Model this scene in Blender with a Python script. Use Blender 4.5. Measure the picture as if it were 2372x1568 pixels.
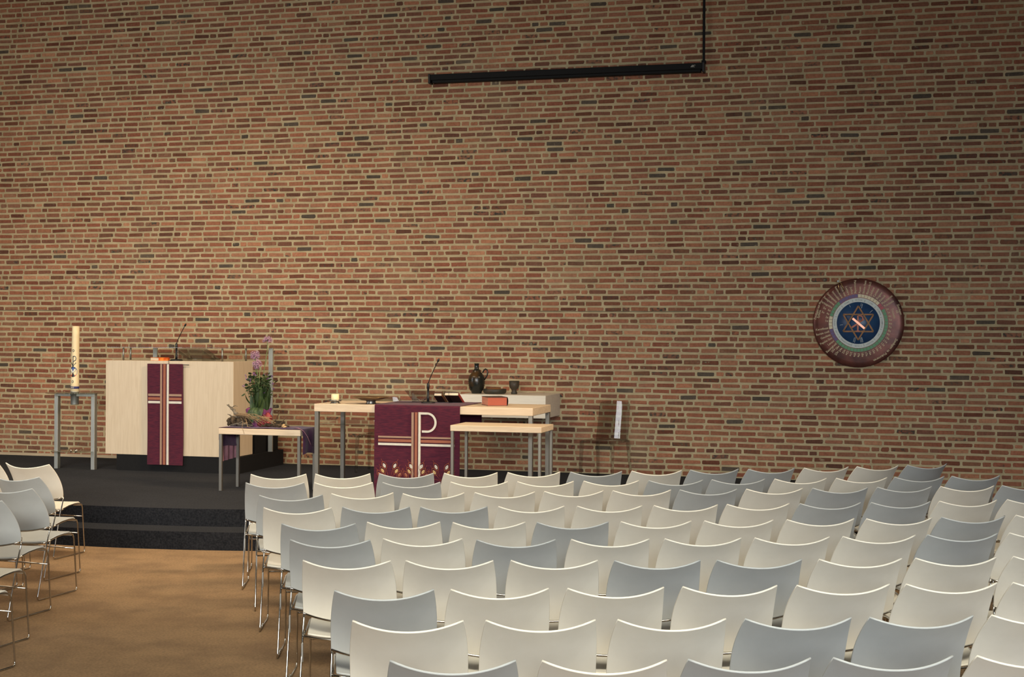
import bpy, math, random
import numpy as np
from mathutils import Matrix, Vector
R = math.radians
PI = math.pi
random.seed(11)
scene = bpy.context.scene
COL = scene.collection
for _o in list(bpy.data.objects):
    bpy.data.objects.remove(_o, do_unlink=True)

# ------------------------------------------------------------------ camera
FPX, PIT, ROLL = 3300.0, math.atan(13.0 / 3300.0), R(0.35)
cam_data = bpy.data.cameras.new('camera')
cam_data.sensor_fit = 'HORIZONTAL'
cam_data.sensor_width = 36.0
cam_data.lens = 36.0 * FPX / 2372.0
cam_data.clip_end = 200
cam = bpy.data.objects.new('camera', cam_data)
COL.objects.link(cam)
_fw = Vector((0, math.cos(PIT), -math.sin(PIT)))
_u0 = Vector((0, math.sin(PIT), math.cos(PIT)))
_r0 = Vector((1, 0, 0))
_rt = _r0 * math.cos(ROLL) + _u0 * math.sin(ROLL)
_up = _u0 * math.cos(ROLL) - _r0 * math.sin(ROLL)
_m = Matrix((_rt, _up, -_fw)).transposed().to_4x4()
_m.translation = Vector((0, 0, 2.0))
cam.matrix_world = _m
scene.camera = cam

# ------------------------------------------------------------------ world, lights, exposure
world = bpy.data.worlds.new('world')
scene.world = world
world.use_nodes = True
_bg = world.node_tree.nodes['Background']
_bg.inputs[0].default_value = (1.0, 1.0, 1.0, 1)
_bg.inputs[1].default_value = 0.06
scene.view_settings.view_transform = 'Standard'
scene.view_settings.look = 'None'
scene.view_settings.gamma = 1.0
scene.view_settings.exposure = 0.0
scene.view_settings.use_curve_mapping = False


def area_light(name, loc, target, sx, sy, power, color, spread=180):
    l = bpy.data.lights.new(name, 'AREA')
    l.shape = 'RECTANGLE'
    l.size, l.size_y = sx, sy
    l.energy = power
    l.color = color
    l.spread = R(spread)
    o = bpy.data.objects.new(name, l)
    COL.objects.link(o)
    o.location = loc
    o.rotation_euler = (Vector(target) - Vector(loc)).to_track_quat('-Z', 'Y').to_euler()
    return o


# daylight from windows behind the camera and at the left, warm lamps under the ceiling
area_light('rear_window_light_left', (-4.5, -5.7, 4.4), (-6.2, 14.0, 1.0), 7.0, 2.0, 216, (1.0, 0.97, 0.88), 52)
area_light('rear_window_light_right', (3.5, -5.7, 3.2), (3.0, 7.0, 0.0), 8.0, 3.0, 185, (0.84, 0.93, 1.0), 60)
area_light('side_window_light', (-10.3, 12.2, 3.0), (-1.0, 15.2, 2.0), 3.6, 3.6, 105, (0.97, 0.98, 1.0), 120)
area_light('ceiling_lamp_stage', (-5.0, 12.6, 6.7), (-3.9, 14.4, 0.5), 4.5, 1.2, 135, (1.0, 0.84, 0.62), 120)
area_light('ceiling_lamp_right', (4.8, 10.5, 6.6), (-5.0, 14.8, 0.8), 1.6, 1.2, 120, (1.0, 0.72, 0.44), 58)
area_light('ceiling_lamp_rows', (1.0, 2.0, 6.8), (1.0, 6.5, 0.0), 7.0, 2.0, 228, (1.0, 0.93, 0.76), 80)
area_light('ceiling_lamp_far_rows', (0.8, 8.6, 6.8), (0.8, 11.5, 0.0), 6.0, 1.2, 55, (1.0, 0.80, 0.54), 70)
area_light('ceiling_lamp_aisle', (-3.6, 11.2, 6.8), (-3.3, 12.3, 0.0), 2.0, 1.2, 12, (1.0, 0.84, 0.60), 50)

# ------------------------------------------------------------------ stage frame (s along the brick wall, d out of it)
WA = R(-15.093)
O = Vector((4.335, 16.076, 0))


def W(s, d, z=0.0):
    c, n = math.cos(WA), math.sin(WA)
    return Vector((O.x + s * c + d * n, O.y + s * n - d * c, z))


# ------------------------------------------------------------------ mesh builder
def _tr(v, M):
    return M @ Vector(v) if M is not None else Vector(v)


class MB:
    def __init__(self):
        self.v, self.f, self.m, self.s = [], [], [], []

    def add(self, vs, fs, mi=0, smooth=False, M=None):
        b = len(self.v)
        self.v += [tuple(_tr(p, M)) for p in vs]
        for f in fs:
            self.f.append([b + i for i in f])
            self.m.append(mi)
            self.s.append(smooth)
        return self

    def box(self, x0, x1, y0, y1, z0, z1, mi=0, M=None, bev=0.0):
        if bev <= 0:
            vs = [(x, y, z) for z in (z0, z1) for y in (y0, y1) for x in (x0, x1)]
            fs = [(0, 2, 3, 1), (4, 5, 7, 6), (0, 1, 5, 4), (2, 6, 7, 3), (0, 4, 6, 2), (1, 3, 7, 5)]
            return self.add(vs, fs, mi, False, M)
        b = bev
        X, Y, Z = (x0, x1), (y0, y1), (z0, z1)
        vs, idx = [], {}
        for i in (0, 1):
            for j in (0, 1):
                for k in (0, 1):
                    sx, sy, sz = (1 if i == 0 else -1), (1 if j == 0 else -1), (1 if k == 0 else -1)
                    for a, p in enumerate(((X[i], Y[j] + sy * b, Z[k] + sz * b), (X[i] + sx * b, Y[j], Z[k] + sz * b),
                                           (X[i] + sx * b, Y[j] + sy * b, Z[k]))):
                        idx[(i, j, k, a)] = len(vs)
                        vs.append(p)
        g = idx
        fs = []
        for i in (0, 1):
            q = [g[(i, 0, 0, 0)], g[(i, 1, 0, 0)], g[(i, 1, 1, 0)], g[(i, 0, 1, 0)]]
            fs.append(q if i == 1 else q[::-1])
            q = [g[(0, i, 0, 1)], g[(1, i, 0, 1)], g[(1, i, 1, 1)], g[(0, i, 1, 1)]]
            fs.append(q if i == 0 else q[::-1])
            q = [g[(0, 0, i, 2)], g[(1, 0, i, 2)], g[(1, 1, i, 2)], g[(0, 1, i, 2)]]
            fs.append(q if i == 1 else q[::-1])
        for p in (0, 1):
            for q in (0, 1):
                fs.append([g[(0, p, q, 1)], g[(1, p, q, 1)], g[(1, p, q, 2)], g[(0, p, q, 2)]])
                fs.append([g[(p, 0, q, 0)], g[(p, 1, q, 0)], g[(p, 1, q, 2)], g[(p, 0, q, 2)]])
                fs.append([g[(p, q, 0, 0)], g[(p, q, 1, 0)], g[(p, q, 1, 1)], g[(p, q, 0, 1)]])
        for i in (0, 1):
            for j in (0, 1):
                for k in (0, 1):
                    fs.append([g[(i, j, k, 0)], g[(i, j, k, 1)], g[(i, j, k, 2)]])
        return self.add(vs, fs, mi, False, M)

    def tube(self, pts, r, n=8, mi=0, M=None, closed=False, smooth=True, flat=1.0):
        pts = [Vector(p) for p in pts]
        N = len(pts)
        rr = r if isinstance(r, (list, tuple)) else [r] * N
        vs, fs = [], []
        ref = None
        for i in range(N):
            if closed:
                t = pts[(i + 1) % N] - pts[i - 1]
            else:
                t = pts[min(i + 1, N - 1)] - pts[max(i - 1, 0)]
            if t.length < 1e-9:
                t = Vector((0, 0, 1))
            t.normalize()
            if ref is None:
                ref = Vector((0, 0, 1)) if abs(t.z) < 0.9 else Vector((1, 0, 0))
            a = ref - t * ref.dot(t)
            if a.length < 1e-6:
                a = t.orthogonal()
            a.normalize()
            ref = a
            b = t.cross(a)
            for k in range(n):
                an = 2 * PI * k / n
                vs.append(pts[i] + (a * math.cos(an) * flat + b * math.sin(an)) * rr[i])
        for i in range(N if closed else N - 1):
            j = (i + 1) % N
            for k in range(n):
                l = (k + 1) % n
                fs.append((i * n + k, j * n + k, j * n + l, i * n + l))
        if not closed:
            fs.append(tuple(range(n)))
            fs.append(tuple(reversed(range((N - 1) * n, N * n))))
        return self.add(vs, fs, mi, smooth, M)

    def lathe(self, prof, n=28, mi=0, M=None, smooth=True):
        # prof: (radius, z); radius 0 closes the end
        vs, rings = [], []
        for r, z in prof:
            if r <= 1e-6:
                rings.append([len(vs)])
                vs.append((0, 0, z))
            else:
                rings.append(list(range(len(vs), len(vs) + n)))
                vs += [(r * math.cos(2 * PI * k / n), r * math.sin(2 * PI * k / n), z) for k in range(n)]
        fs = []
        for a, b in zip(rings, rings[1:]):
            if len(a) == 1 and len(b) == 1:
                continue
            for k in range(n):
                l = (k + 1) % n
                if len(a) == 1:
                    fs.append((a[0], b[l], b[k]))
                elif len(b) == 1:
                    fs.append((a[k], a[l], b[0]))
                else:
                    fs.append((a[k], a[l], b[l], b[k]))
        return self.add(vs, fs, mi, smooth, M)

    def prism(self, poly, h0, h1, mi=0, M=None):
        n = len(poly)
        vs = [(x, y, h0) for x, y in poly] + [(x, y, h1) for x, y in poly]
        fs = [tuple(reversed(range(n))), tuple(range(n, 2 * n))]
        fs += [(i, (i + 1) % n, n + (i + 1) % n, n + i) for i in range(n)]
        return self.add(vs, fs, mi, False, M)

    def grid(self, fn, nu, nv, mi=0, M=None, smooth=True, th=0.0, tdir=None):
        # closed sheet of thickness th; fn(u, v) gives a point, u, v in 0..1
        P = [[Vector(fn(i / nu, j / nv)) for i in range(nu + 1)] for j in range(nv + 1)]
        vs, fs = [], []
        if th <= 0:
            for row in P:
                vs += row
            w = nu + 1
            for j in range(nv):
                for i in range(nu):
                    fs.append((j * w + i, j * w + i + 1, (j + 1) * w + i + 1, (j + 1) * w + i))
            return self.add(vs, fs, mi, smooth, M)
        Nn = []
        for j in range(nv + 1):
            r_ = []
            for i in range(nu + 1):
                du = P[j][min(i + 1, nu)] - P[j][max(i - 1, 0)]
                dv = P[min(j + 1, nv)][i] - P[max(j - 1, 0)][i]
                c = du.cross(dv)
                r_.append(c.normalized() if c.length > 1e-12 else Vector((0, 0, 1)))
            Nn.append(r_)
        w = nu + 1
        for sgn in (1, -1):
            for j in range(nv + 1):
                for i in range(nu + 1):
                    vs.append(P[j][i] + Nn[j][i] * (th / 2 * sgn))
        K = w * (nv + 1)
        for j in range(nv):
            for i in range(nu):
                a = (j * w + i, j * w + i + 1, (j + 1) * w + i + 1, (j + 1) * w + i)
                fs.append(a)
                fs.append(tuple(K + q for q in reversed(a)))
        self.add(vs, fs, mi, smooth, M)
        # rim, half-round
        loop = [(i, 0) for i in range(nu)] + [(nu, j) for j in range(nv)] + [(i, nv) for i in range(nu, 0, -1)] + \
               [(0, j) for j in range(nv, 0, -1)]
        cen = P[nv // 2][nu // 2]
        rv, L = [], len(loop)
        for q, (i, j) in enumerate(loop):
            p, n_ = P[j][i], Nn[j][i]
            i0, j0 = loop[q - 1]
            i1, j1 = loop[(q + 1) % L]
            t = P[j1][i1] - P[j0][i0]
            o = t.cross(n_)
            if o.length < 1e-9:
                o = p - cen
            o.normalize()
            if o.dot(p - cen) < 0:
                o = -o
            rv += [p + n_ * (th / 2), p + n_ * (th * 0.3) + o * (th * 0.28), p + o * (th * 0.38),
                   p - n_ * (th * 0.3) + o * (th * 0.28), p - n_ * (th / 2)]
        rf = []
        for q in range(L):
            r2 = (q + 1) % L
            for k in range(4):
                rf.append((q * 5 + k, q * 5 + k + 1, r2 * 5 + k + 1, r2 * 5 + k))
        return self.add(rv, rf, mi, smooth, M)

    def build(self, name, mats, parent=None, loc=None, rot=None):
        me = bpy.data.meshes.new(name)
        me.from_pydata(self.v, [], self.f)
        mats = mats if isinstance(mats, (list, tuple)) else [mats]
        for mt in mats:
            me.materials.append(mt)
        me.polygons.foreach_set('material_index', self.m)
        me.polygons.foreach_set('use_smooth', self.s)
        me.update()
        o = bpy.data.objects.new(name, me)
        COL.objects.link(o)
        if parent is not None:
            o.parent = parent
        if loc is not None:
            o.location = loc
        if rot is not None:
            o.rotation_euler = rot
        return o


def rz(a, loc=(0, 0, 0)):
    return Matrix.Translation(loc) @ Matrix.Rotation(a, 4, 'Z')


def TR(loc=(0, 0, 0), rx=0, ry=0, rz_=0):
    return Matrix.Translation(loc) @ Matrix.Rotation(rz_, 4, 'Z') @ Matrix.Rotation(ry, 4, 'Y') @ Matrix.Rotation(rx, 4, 'X')


def tag(o, label, cat, group=None):
    o['label'] = label
    o['category'] = cat
    if group:
        o['group'] = group
    return o


def thing(name, label, cat, loc, rot=0.0, group=None):
    o = bpy.data.objects.new(name, None)
    COL.objects.link(o)
    o.empty_display_size = 0.1
    o.location = loc
    o.rotation_euler = (0, 0, rot)
    return tag(o, label, cat, group)


def sthing(name, label, cat, s, d, z, rot=0.0, group=None):
    return thing(name, label, cat, W(s, d, z), WA + rot, group)


def structure(o):
    o['kind'] = 'structure'
    return o


def copy_tree(o, parent=None):
    c = o.copy()
    COL.objects.link(c)
    c.parent = parent
    for ch in KIDS[o.name]:
        d = ch.copy()
        COL.objects.link(d)
        d.parent = c
        for g in SUBS.get(ch.name, ()):
            e = g.copy()
            COL.objects.link(e)
            e.parent = d
    return c


# ------------------------------------------------------------------ materials
def nt(name):
    m = bpy.data.materials.new(name)
    m.use_nodes = True
    t = m.node_tree
    return m, t, t.nodes['Principled BSDF']


def node(t, kind, **kw):
    n = t.nodes.new(kind)
    for k, v in kw.items():
        setattr(n, k, v)
    return n


def mat(name, col, rough=0.5, metal=0.0, col2=None, scale=30.0, vec=(1, 1, 1), detail=3.0, bump=0.0, bscale=None,
        trans=0.0, ior=1.45, spec=0.5, lo=0.35, hi=0.65, sheen=0.0, alpha=1.0):
    m, t, p = nt(name)
    p.inputs['Base Color'].default_value = (*col, 1)
    p.inputs['Roughness'].default_value = rough
    p.inputs['Metallic'].default_value = metal
    p.inputs['IOR'].default_value = ior
    p.inputs['Transmission Weight'].default_value = trans
    p.inputs['Specular IOR Level'].default_value = spec
    p.inputs['Sheen Weight'].default_value = sheen
    tc = node(t, 'ShaderNodeTexCoord')
    mp = node(t, 'ShaderNodeMapping')
    mp.inputs['Scale'].default_value = vec
    t.links.new(tc.outputs['Object'], mp.inputs['Vector'])
    c2 = col2 if col2 is not None else tuple(min(1, c * 0.93) for c in col)
    nz = node(t, 'ShaderNodeTexNoise')
    nz.inputs['Scale'].default_value = scale
    nz.inputs['Detail'].default_value = detail
    t.links.new(mp.outputs[0], nz.inputs['Vector'])
    rp = node(t, 'ShaderNodeValToRGB')
    rp.color_ramp.elements[0].position = lo
    rp.color_ramp.elements[1].position = hi
    rp.color_ramp.elements[0].color = (*c2, 1)
    rp.color_ramp.elements[1].color = (*col, 1)
    t.links.new(nz.outputs['Fac'], rp.inputs['Fac'])
    t.links.new(rp.outputs['Color'], p.inputs['Base Color'])
    if bump > 0:
        bz = node(t, 'ShaderNodeTexNoise')
        bz.inputs['Scale'].default_value = bscale or scale * 2
        bz.inputs['Detail'].default_value = 4
        t.links.new(mp.outputs[0], bz.inputs['Vector'])
        bp = node(t, 'ShaderNodeBump')
        bp.inputs['Strength'].default_value = bump
        bp.inputs['Distance'].default_value = 0.01
        t.links.new(bz.outputs['Fac'], bp.inputs['Height'])
        t.links.new(bp.outputs['Normal'], p.inputs['Normal'])
    return m


def sheet(name, tint):
    # thin clear sheet: tinted see-through with a mirror-like skin
    m = bpy.data.materials.new(name)
    m.use_nodes = True
    t = m.node_tree
    t.nodes.remove(t.nodes['Principled BSDF'])
    out = t.nodes['Material Output']
    tr = node(t, 'ShaderNodeBsdfTransparent')
    tr.inputs['Color'].default_value = (*tint, 1)
    gl = node(t, 'ShaderNodeBsdfGlossy')
    gl.inputs['Roughness'].default_value = 0.03
    lw = node(t, 'ShaderNodeLayerWeight')
    lw.inputs['Blend'].default_value = 0.5
    pw = node(t, 'ShaderNodeMath', operation='POWER')
    pw.inputs[1].default_value = 4.0
    t.links.new(lw.outputs['Facing'], pw.inputs[0])
    fr = node(t, 'ShaderNodeMath', operation='MULTIPLY_ADD')
    fr.inputs[1].default_value = 0.9
    fr.inputs[2].default_value = 0.06
    t.links.new(pw.outputs[0], fr.inputs[0])
    mx = node(t, 'ShaderNodeMixShader')
    t.links.new(fr.outputs[0], mx.inputs[0])
    t.links.new(tr.outputs[0], mx.inputs[1])
    t.links.new(gl.outputs[0], mx.inputs[2])
    t.links.new(mx.outputs[0], out.inputs['Surface'])
    return m


def brick_material():
    m, t, p = nt('brick')
    at = node(t, 'ShaderNodeAttribute', attribute_name='bc')
    am = node(t, 'ShaderNodeAttribute', attribute_name='mot')
    tc = node(t, 'ShaderNodeTexCoord')
    n1 = node(t, 'ShaderNodeTexNoise')
    n1.inputs['Scale'].default_value = 26
    n1.inputs['Detail'].default_value = 5
    t.links.new(tc.outputs['Object'], n1.inputs['Vector'])
    # dark scorched mottling, its amount set brick by brick
    ad = node(t, 'ShaderNodeMath', operation='ADD')
    t.links.new(n1.outputs['Fac'], ad.inputs[0])
    t.links.new(am.outputs['Fac'], ad.inputs[1])
    mr = node(t, 'ShaderNodeMapRange')
    mr.inputs['From Min'].default_value = 0.78
    mr.inputs['From Max'].default_value = 0.98
    t.links.new(ad.outputs[0], mr.inputs['Value'])
    mx = node(t, 'ShaderNodeMix', data_type='RGBA')
    mx.inputs['B'].default_value = (0.06, 0.052, 0.042, 1)
    t.links.new(mr.outputs[0], mx.inputs['Factor'])
    n2 = node(t, 'ShaderNodeTexNoise')
    n2.inputs['Scale'].default_value = 34
    n2.inputs['Detail'].default_value = 6
    t.links.new(tc.outputs['Object'], n2.inputs['Vector'])
    hs = node(t, 'ShaderNodeHueSaturation')
    m2 = node(t, 'ShaderNodeMapRange')
    m2.inputs['To Min'].default_value = 0.55
    m2.inputs['To Max'].default_value = 1.45
    t.links.new(n2.outputs['Fac'], m2.inputs['Value'])
    t.links.new(m2.outputs[0], hs.inputs['Value'])
    t.links.new(at.outputs['Color'], hs.inputs['Color'])
    t.links.new(hs.outputs['Color'], mx.inputs['A'])
    # mortar smears wiped across the wall in patches
    n3 = node(t, 'ShaderNodeTexNoise')
    n3.inputs['Scale'].default_value = 0.9
    n3.inputs['Detail'].default_value = 6
    n3.inputs['Roughness'].default_value = 0.65
    t.links.new(tc.outputs['Object'], n3.inputs['Vector'])
    m3 = node(t, 'ShaderNodeMapRange')
    m3.inputs['From Min'].default_value = 0.55
    m3.inputs['From Max'].default_value = 0.8
    m3.inputs['To Max'].default_value = 0.55
    t.links.new(n3.outputs['Fac'], m3.inputs['Value'])
    m4 = node(t, 'ShaderNodeMix', data_type='RGBA')
    m4.inputs['B'].default_value = (0.36, 0.25, 0.155, 1)
    t.links.new(m3.outputs[0], m4.inputs['Factor'])
    t.links.new(mx.outputs['Result'], m4.inputs['A'])
    # small mortar smudges on the brick faces
    n5 = node(t, 'ShaderNodeTexNoise')
    n5.inputs['Scale'].default_value = 13
    n5.inputs['Detail'].default_value = 7
    n5.inputs['Roughness'].default_value = 0.7
    t.links.new(tc.outputs['Object'], n5.inputs['Vector'])
    m5 = node(t, 'ShaderNodeMapRange')
    m5.inputs['From Min'].default_value = 0.60
    m5.inputs['From Max'].default_value = 0.72
    m5.inputs['To Max'].default_value = 0.75
    t.links.new(n5.outputs['Fac'], m5.inputs['Value'])
    m6 = node(t, 'ShaderNodeMix', data_type='RGBA')
    m6.inputs['B'].default_value = (0.45, 0.36, 0.225, 1)
    t.links.new(m5.outputs[0], m6.inputs['Factor'])
    t.links.new(m4.outputs['Result'], m6.inputs['A'])
    t.links.new(m6.outputs['Result'], p.inputs['Base Color'])
    p.inputs['Roughness'].default_value = 0.85
    p.inputs['Specular IOR Level'].default_value = 0.25
    bp = node(t, 'ShaderNodeBump')
    bp.inputs['Strength'].default_value = 0.5
    bp.inputs['Distance'].default_value = 0.004
    t.links.new(n2.outputs['Fac'], bp.inputs['Height'])
    t.links.new(bp.outputs['Normal'], p.inputs['Normal'])
    return m


def carpet(name, c1, c2, c3, sheen=0.0):
    m, t, p = nt(name)
    tc = node(t, 'ShaderNodeTexCoord')
    a = node(t, 'ShaderNodeTexNoise')
    a.inputs['Scale'].default_value = 2.4
    a.inputs['Detail'].default_value = 7
    a.inputs['Roughness'].default_value = 0.62
    b = node(t, 'ShaderNodeTexNoise')
    b.inputs['Scale'].default_value = 60
    b.inputs['Detail'].default_value = 2
    for q in (a, b):
        t.links.new(tc.outputs['Object'], q.inputs['Vector'])
    r1 = node(t, 'ShaderNodeValToRGB')
    r1.color_ramp.elements[0].position = 0.36
    r1.color_ramp.elements[1].position = 0.6
    r1.color_ramp.elements[0].color = (*c2, 1)
    r1.color_ramp.elements[1].color = (*c1, 1)
    t.links.new(a.outputs['Fac'], r1.inputs['Fac'])
    r2 = node(t, 'ShaderNodeMapRange')
    r2.inputs['From Min'].default_value = 0.35
    r2.inputs['From Max'].default_value = 0.7
    r2.inputs['To Max'].default_value = 0.5
    t.links.new(b.outputs['Fac'], r2.inputs['Value'])
    mx = node(t, 'ShaderNodeMix', data_type='RGBA')
    mx.inputs['B'].default_value = (*c3, 1)
    t.links.new(r2.outputs[0], mx.inputs['Factor'])
    t.links.new(r1.outputs['Color'], mx.inputs['A'])
    t.links.new(mx.outputs['Result'], p.inputs['Base Color'])
    p.inputs['Roughness'].default_value = 0.95
    p.inputs['Specular IOR Level'].default_value = 0.1
    p.inputs['Sheen Weight'].default_value = sheen
    p.inputs['Sheen Roughness'].default_value = 0.45
    bp = node(t, 'ShaderNodeBump')
    bp.inputs['Strength'].default_value = 0.4
    bp.inputs['Distance'].default_value = 0.006
    t.links.new(b.outputs['Fac'], bp.inputs['Height'])
    t.links.new(bp.outputs['Normal'], p.inputs['Normal'])
    return m


def wood(name, c1, c2, vec, scale=6.0, rough=0.42):
    m, t, p = nt(name)
    tc = node(t, 'ShaderNodeTexCoord')
    mp = node(t, 'ShaderNodeMapping')
    mp.inputs['Scale'].default_value = vec
    t.links.new(tc.outputs['Object'], mp.inputs['Vector'])
    a = node(t, 'ShaderNodeTexNoise')
    a.inputs['Scale'].default_value = scale
    a.inputs['Detail'].default_value = 6
    a.inputs['Distortion'].default_value = 1.2
    t.links.new(mp.outputs[0], a.inputs['Vector'])
    r = node(t, 'ShaderNodeValToRGB')
    r.color_ramp.elements[0].position = 0.35
    r.color_ramp.elements[1].position = 0.62
    r.color_ramp.elements[0].color = (*c2, 1)
    r.color_ramp.elements[1].color = (*c1, 1)
    t.links.new(a.outputs['Fac'], r.inputs['Fac'])
    t.links.new(r.outputs['Color'], p.inputs['Base Color'])
    p.inputs['Roughness'].default_value = rough
    p.inputs['Specular IOR Level'].default_value = 0.35
    return m


M = {}
M['brick'] = brick_material()
M['mortar'] = mat('mortar', (0.54, 0.435, 0.265), 0.95, col2=(0.42, 0.335, 0.20), scale=5.0, detail=8, bump=0.6, bscale=60, spec=0.15)
M['slot'] = mat('dark_joint', (0.045, 0.032, 0.024), 0.9)
M['floor'] = carpet('brown_carpet', (0.30, 0.195, 0.108), (0.215, 0.138, 0.080), (0.12, 0.085, 0.053))
M['stage'] = carpet('charcoal_carpet', (0.011, 0.012, 0.015), (0.007, 0.008, 0.010), (0.036, 0.037, 0.043), 0.02)
M['plinth'] = mat('black_carpet_plinth', (0.016, 0.016, 0.017), 0.95, bump=0.3, bscale=150, spec=0.1)
M['plaster'] = mat('plaster', (0.30, 0.24, 0.18), 0.9)
M['ceiling'] = mat('dark_ceiling', (0.14, 0.12, 0.10), 0.9)
M['maple'] = wood('maple', (0.64, 0.53, 0.39), (0.585, 0.475, 0.34), (14, 14, 1.1), 2.2)
M['beech'] = wood('beech_boards', (0.72, 0.585, 0.43), (0.63, 0.495, 0.35), (1.2, 6, 16), 2.6)
M['pale'] = wood('bleached_beech', (0.86, 0.79, 0.67), (0.80, 0.72, 0.60), (1.2, 6, 16), 2.6)
M['board'] = wood('skirting_wood', (0.62, 0.49, 0.33), (0.5, 0.38, 0.25), (1, 6, 16), 3)
M['steel'] = mat('brushed_steel', (0.36, 0.35, 0.32), 0.45, 1.0, col2=(0.30, 0.29, 0.27), scale=6, vec=(30, 30, 1))
M['light_steel'] = mat('satin_steel', (0.55, 0.56, 0.53), 0.55, 1.0, col2=(0.48, 0.49, 0.46), scale=6, vec=(30, 30, 1))
M['dark_steel'] = mat('dark_steel', (0.16, 0.17, 0.18), 0.35, 1.0)
M['chrome'] = mat('chrome', (0.60, 0.58, 0.54), 0.12, 1.0, col2=(0.56, 0.54, 0.50))
M['cream'] = mat('cream_shell', (0.78, 0.745, 0.655), 0.45, col2=(0.745, 0.71, 0.62), scale=9, detail=5, spec=0.4)
M['grey'] = mat('grey_shell', (0.455, 0.475, 0.475), 0.45, col2=(0.43, 0.45, 0.45), scale=9, detail=5, spec=0.4)
M['edge'] = mat('grey_bracket', (0.36, 0.36, 0.35), 0.4)
M['black'] = mat('black_plastic', (0.012, 0.012, 0.013), 0.4)
M['blackmetal'] = mat('black_metal', (0.009, 0.009, 0.009), 0.6, spec=0.2)
M['glass'] = sheet('clear_glass', (0.90, 0.95, 0.92))
M['acrylic'] = sheet('clear_acrylic', (0.80, 0.80, 0.79))
M['purple'] = mat('plum_cloth', (0.105, 0.018, 0.034), 0.9, col2=(0.062, 0.014, 0.030), scale=14, vec=(1, 1, 6), detail=6, sheen=0.15, bump=0.3, bscale=220, spec=0.1)
M['violet'] = mat('violet_cloth', (0.085, 0.022, 0.085), 0.85, col2=(0.05, 0.014, 0.055), scale=10, sheen=0.15, spec=0.1)
M['darkviolet'] = mat('dark_violet_cloth', (0.022, 0.008, 0.028), 0.9, spec=0.1)
M['gauze'] = mat('pink_gauze', (0.45, 0.22, 0.26), 0.8, col2=(0.33, 0.15, 0.2), scale=12)
M['tan'] = mat('tan_ribbon', (0.36, 0.235, 0.17), 0.85, spec=0.1)
M['pink'] = mat('rust_pink_ribbon', (0.33, 0.125, 0.08), 0.85, spec=0.1)
M['white'] = mat('white_ribbon', (0.66, 0.63, 0.55), 0.85, spec=0.1)
M['gold'] = mat('gold_thread', (0.60, 0.40, 0.17), 0.7)
M['rust'] = mat('rust_thread', (0.33, 0.085, 0.03), 0.8)
M['ivory'] = mat('ivory_wax', (0.82, 0.68, 0.42), 0.45, col2=(0.80, 0.65, 0.39))
M['wax'] = mat('pale_wax', (0.85, 0.74, 0.45), 0.45)
M['navy'] = mat('navy_band', (0.03, 0.03, 0.14), 0.5)
M['blue'] = mat('blue_wax', (0.06, 0.12, 0.36), 0.5)
M['red'] = mat('red_wax', (0.5, 0.07, 0.04), 0.5)
M['green'] = mat('green_enamel', (0.09, 0.30, 0.13), 0.4)
M['wheel_red'] = mat('red_enamel', (0.42, 0.045, 0.06), 0.4)
M['wheel_purple'] = mat('purple_enamel', (0.11, 0.06, 0.20), 0.4)
M['wheel_cream'] = mat('cream_enamel', (0.76, 0.66, 0.43), 0.4)
M['wheel_blue'] = mat('blue_enamel', (0.03, 0.085, 0.19), 0.35, col2=(0.025, 0.06, 0.15), scale=8)
M['wheel_white'] = mat('white_enamel', (0.58, 0.62, 0.58), 0.35)
M['copper'] = mat('copper', (0.19, 0.062, 0.045), 0.38, 0.4, col2=(0.085, 0.032, 0.027), scale=6, detail=6, bump=0.25, bscale=9)
M['highlight_copper'] = mat('highlight_copper', (0.85, 0.42, 0.30), 0.35, 0.8)  # monogram copper with a highlight put into its colour
M['mono_copper'] = mat('mono_copper', (0.26, 0.09, 0.06), 0.4, 0.6)
M['bronze'] = mat('bronze', (0.22, 0.10, 0.045), 0.45, 0.6, col2=(0.13, 0.07, 0.03))
M['brass'] = mat('brass', (0.55, 0.36, 0.16), 0.3, 0.9)
M['letters'] = mat('cream_letters', (0.66, 0.54, 0.34), 0.6)
M['ink'] = mat('dark_letters', (0.10, 0.11, 0.12), 0.6)
M['glaze'] = mat('dark_glaze', (0.016, 0.017, 0.014), 0.25, col2=(0.09, 0.045, 0.014), scale=6, detail=3, lo=0.28, hi=0.46)
M['stoneware'] = mat('dark_stoneware', (0.035, 0.035, 0.026), 0.5, col2=(0.06, 0.04, 0.025), scale=14, detail=5)
M['bowl'] = mat('bronze_bowl', (0.27, 0.165, 0.075), 0.25, 0.6, col2=(0.2, 0.12, 0.06))
M['pewter'] = mat('pewter', (0.20, 0.19, 0.17), 0.35, 0.8)
M['page_red'] = mat('red_page_edge', (0.40, 0.095, 0.055), 0.7)
M['page_pink'] = mat('worn_pink_page_edge', (0.62, 0.26, 0.17), 0.8, col2=(0.45, 0.17, 0.11), scale=3, vec=(1, 1, 60))
M['page'] = mat('white_pages', (0.86, 0.72, 0.52), 0.8)
M['cover_dark'] = mat('dark_cover', (0.035, 0.018, 0.015), 0.45)
M['cover_red'] = mat('red_cover', (0.26, 0.035, 0.03), 0.5)
M['cover_brown'] = mat('brown_cover', (0.22, 0.09, 0.035), 0.5)
M['orange'] = mat('orange_red_cover', (0.72, 0.12, 0.025), 0.45, col2=(0.85, 0.30, 0.05), scale=18, lo=0.4, hi=0.55)
M['bark'] = mat('bark', (0.13, 0.092, 0.058), 0.95, col2=(0.035, 0.027, 0.020), scale=22, detail=7, bump=0.8, bscale=45, spec=0.1)
M['grey_bark'] = mat('grey_bark', (0.20, 0.17, 0.13), 0.95, col2=(0.08, 0.065, 0.05), scale=22, detail=7, bump=0.8, bscale=45, spec=0.1)
M['twig'] = mat('dry_twig', (0.30, 0.20, 0.11), 0.85)
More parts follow.
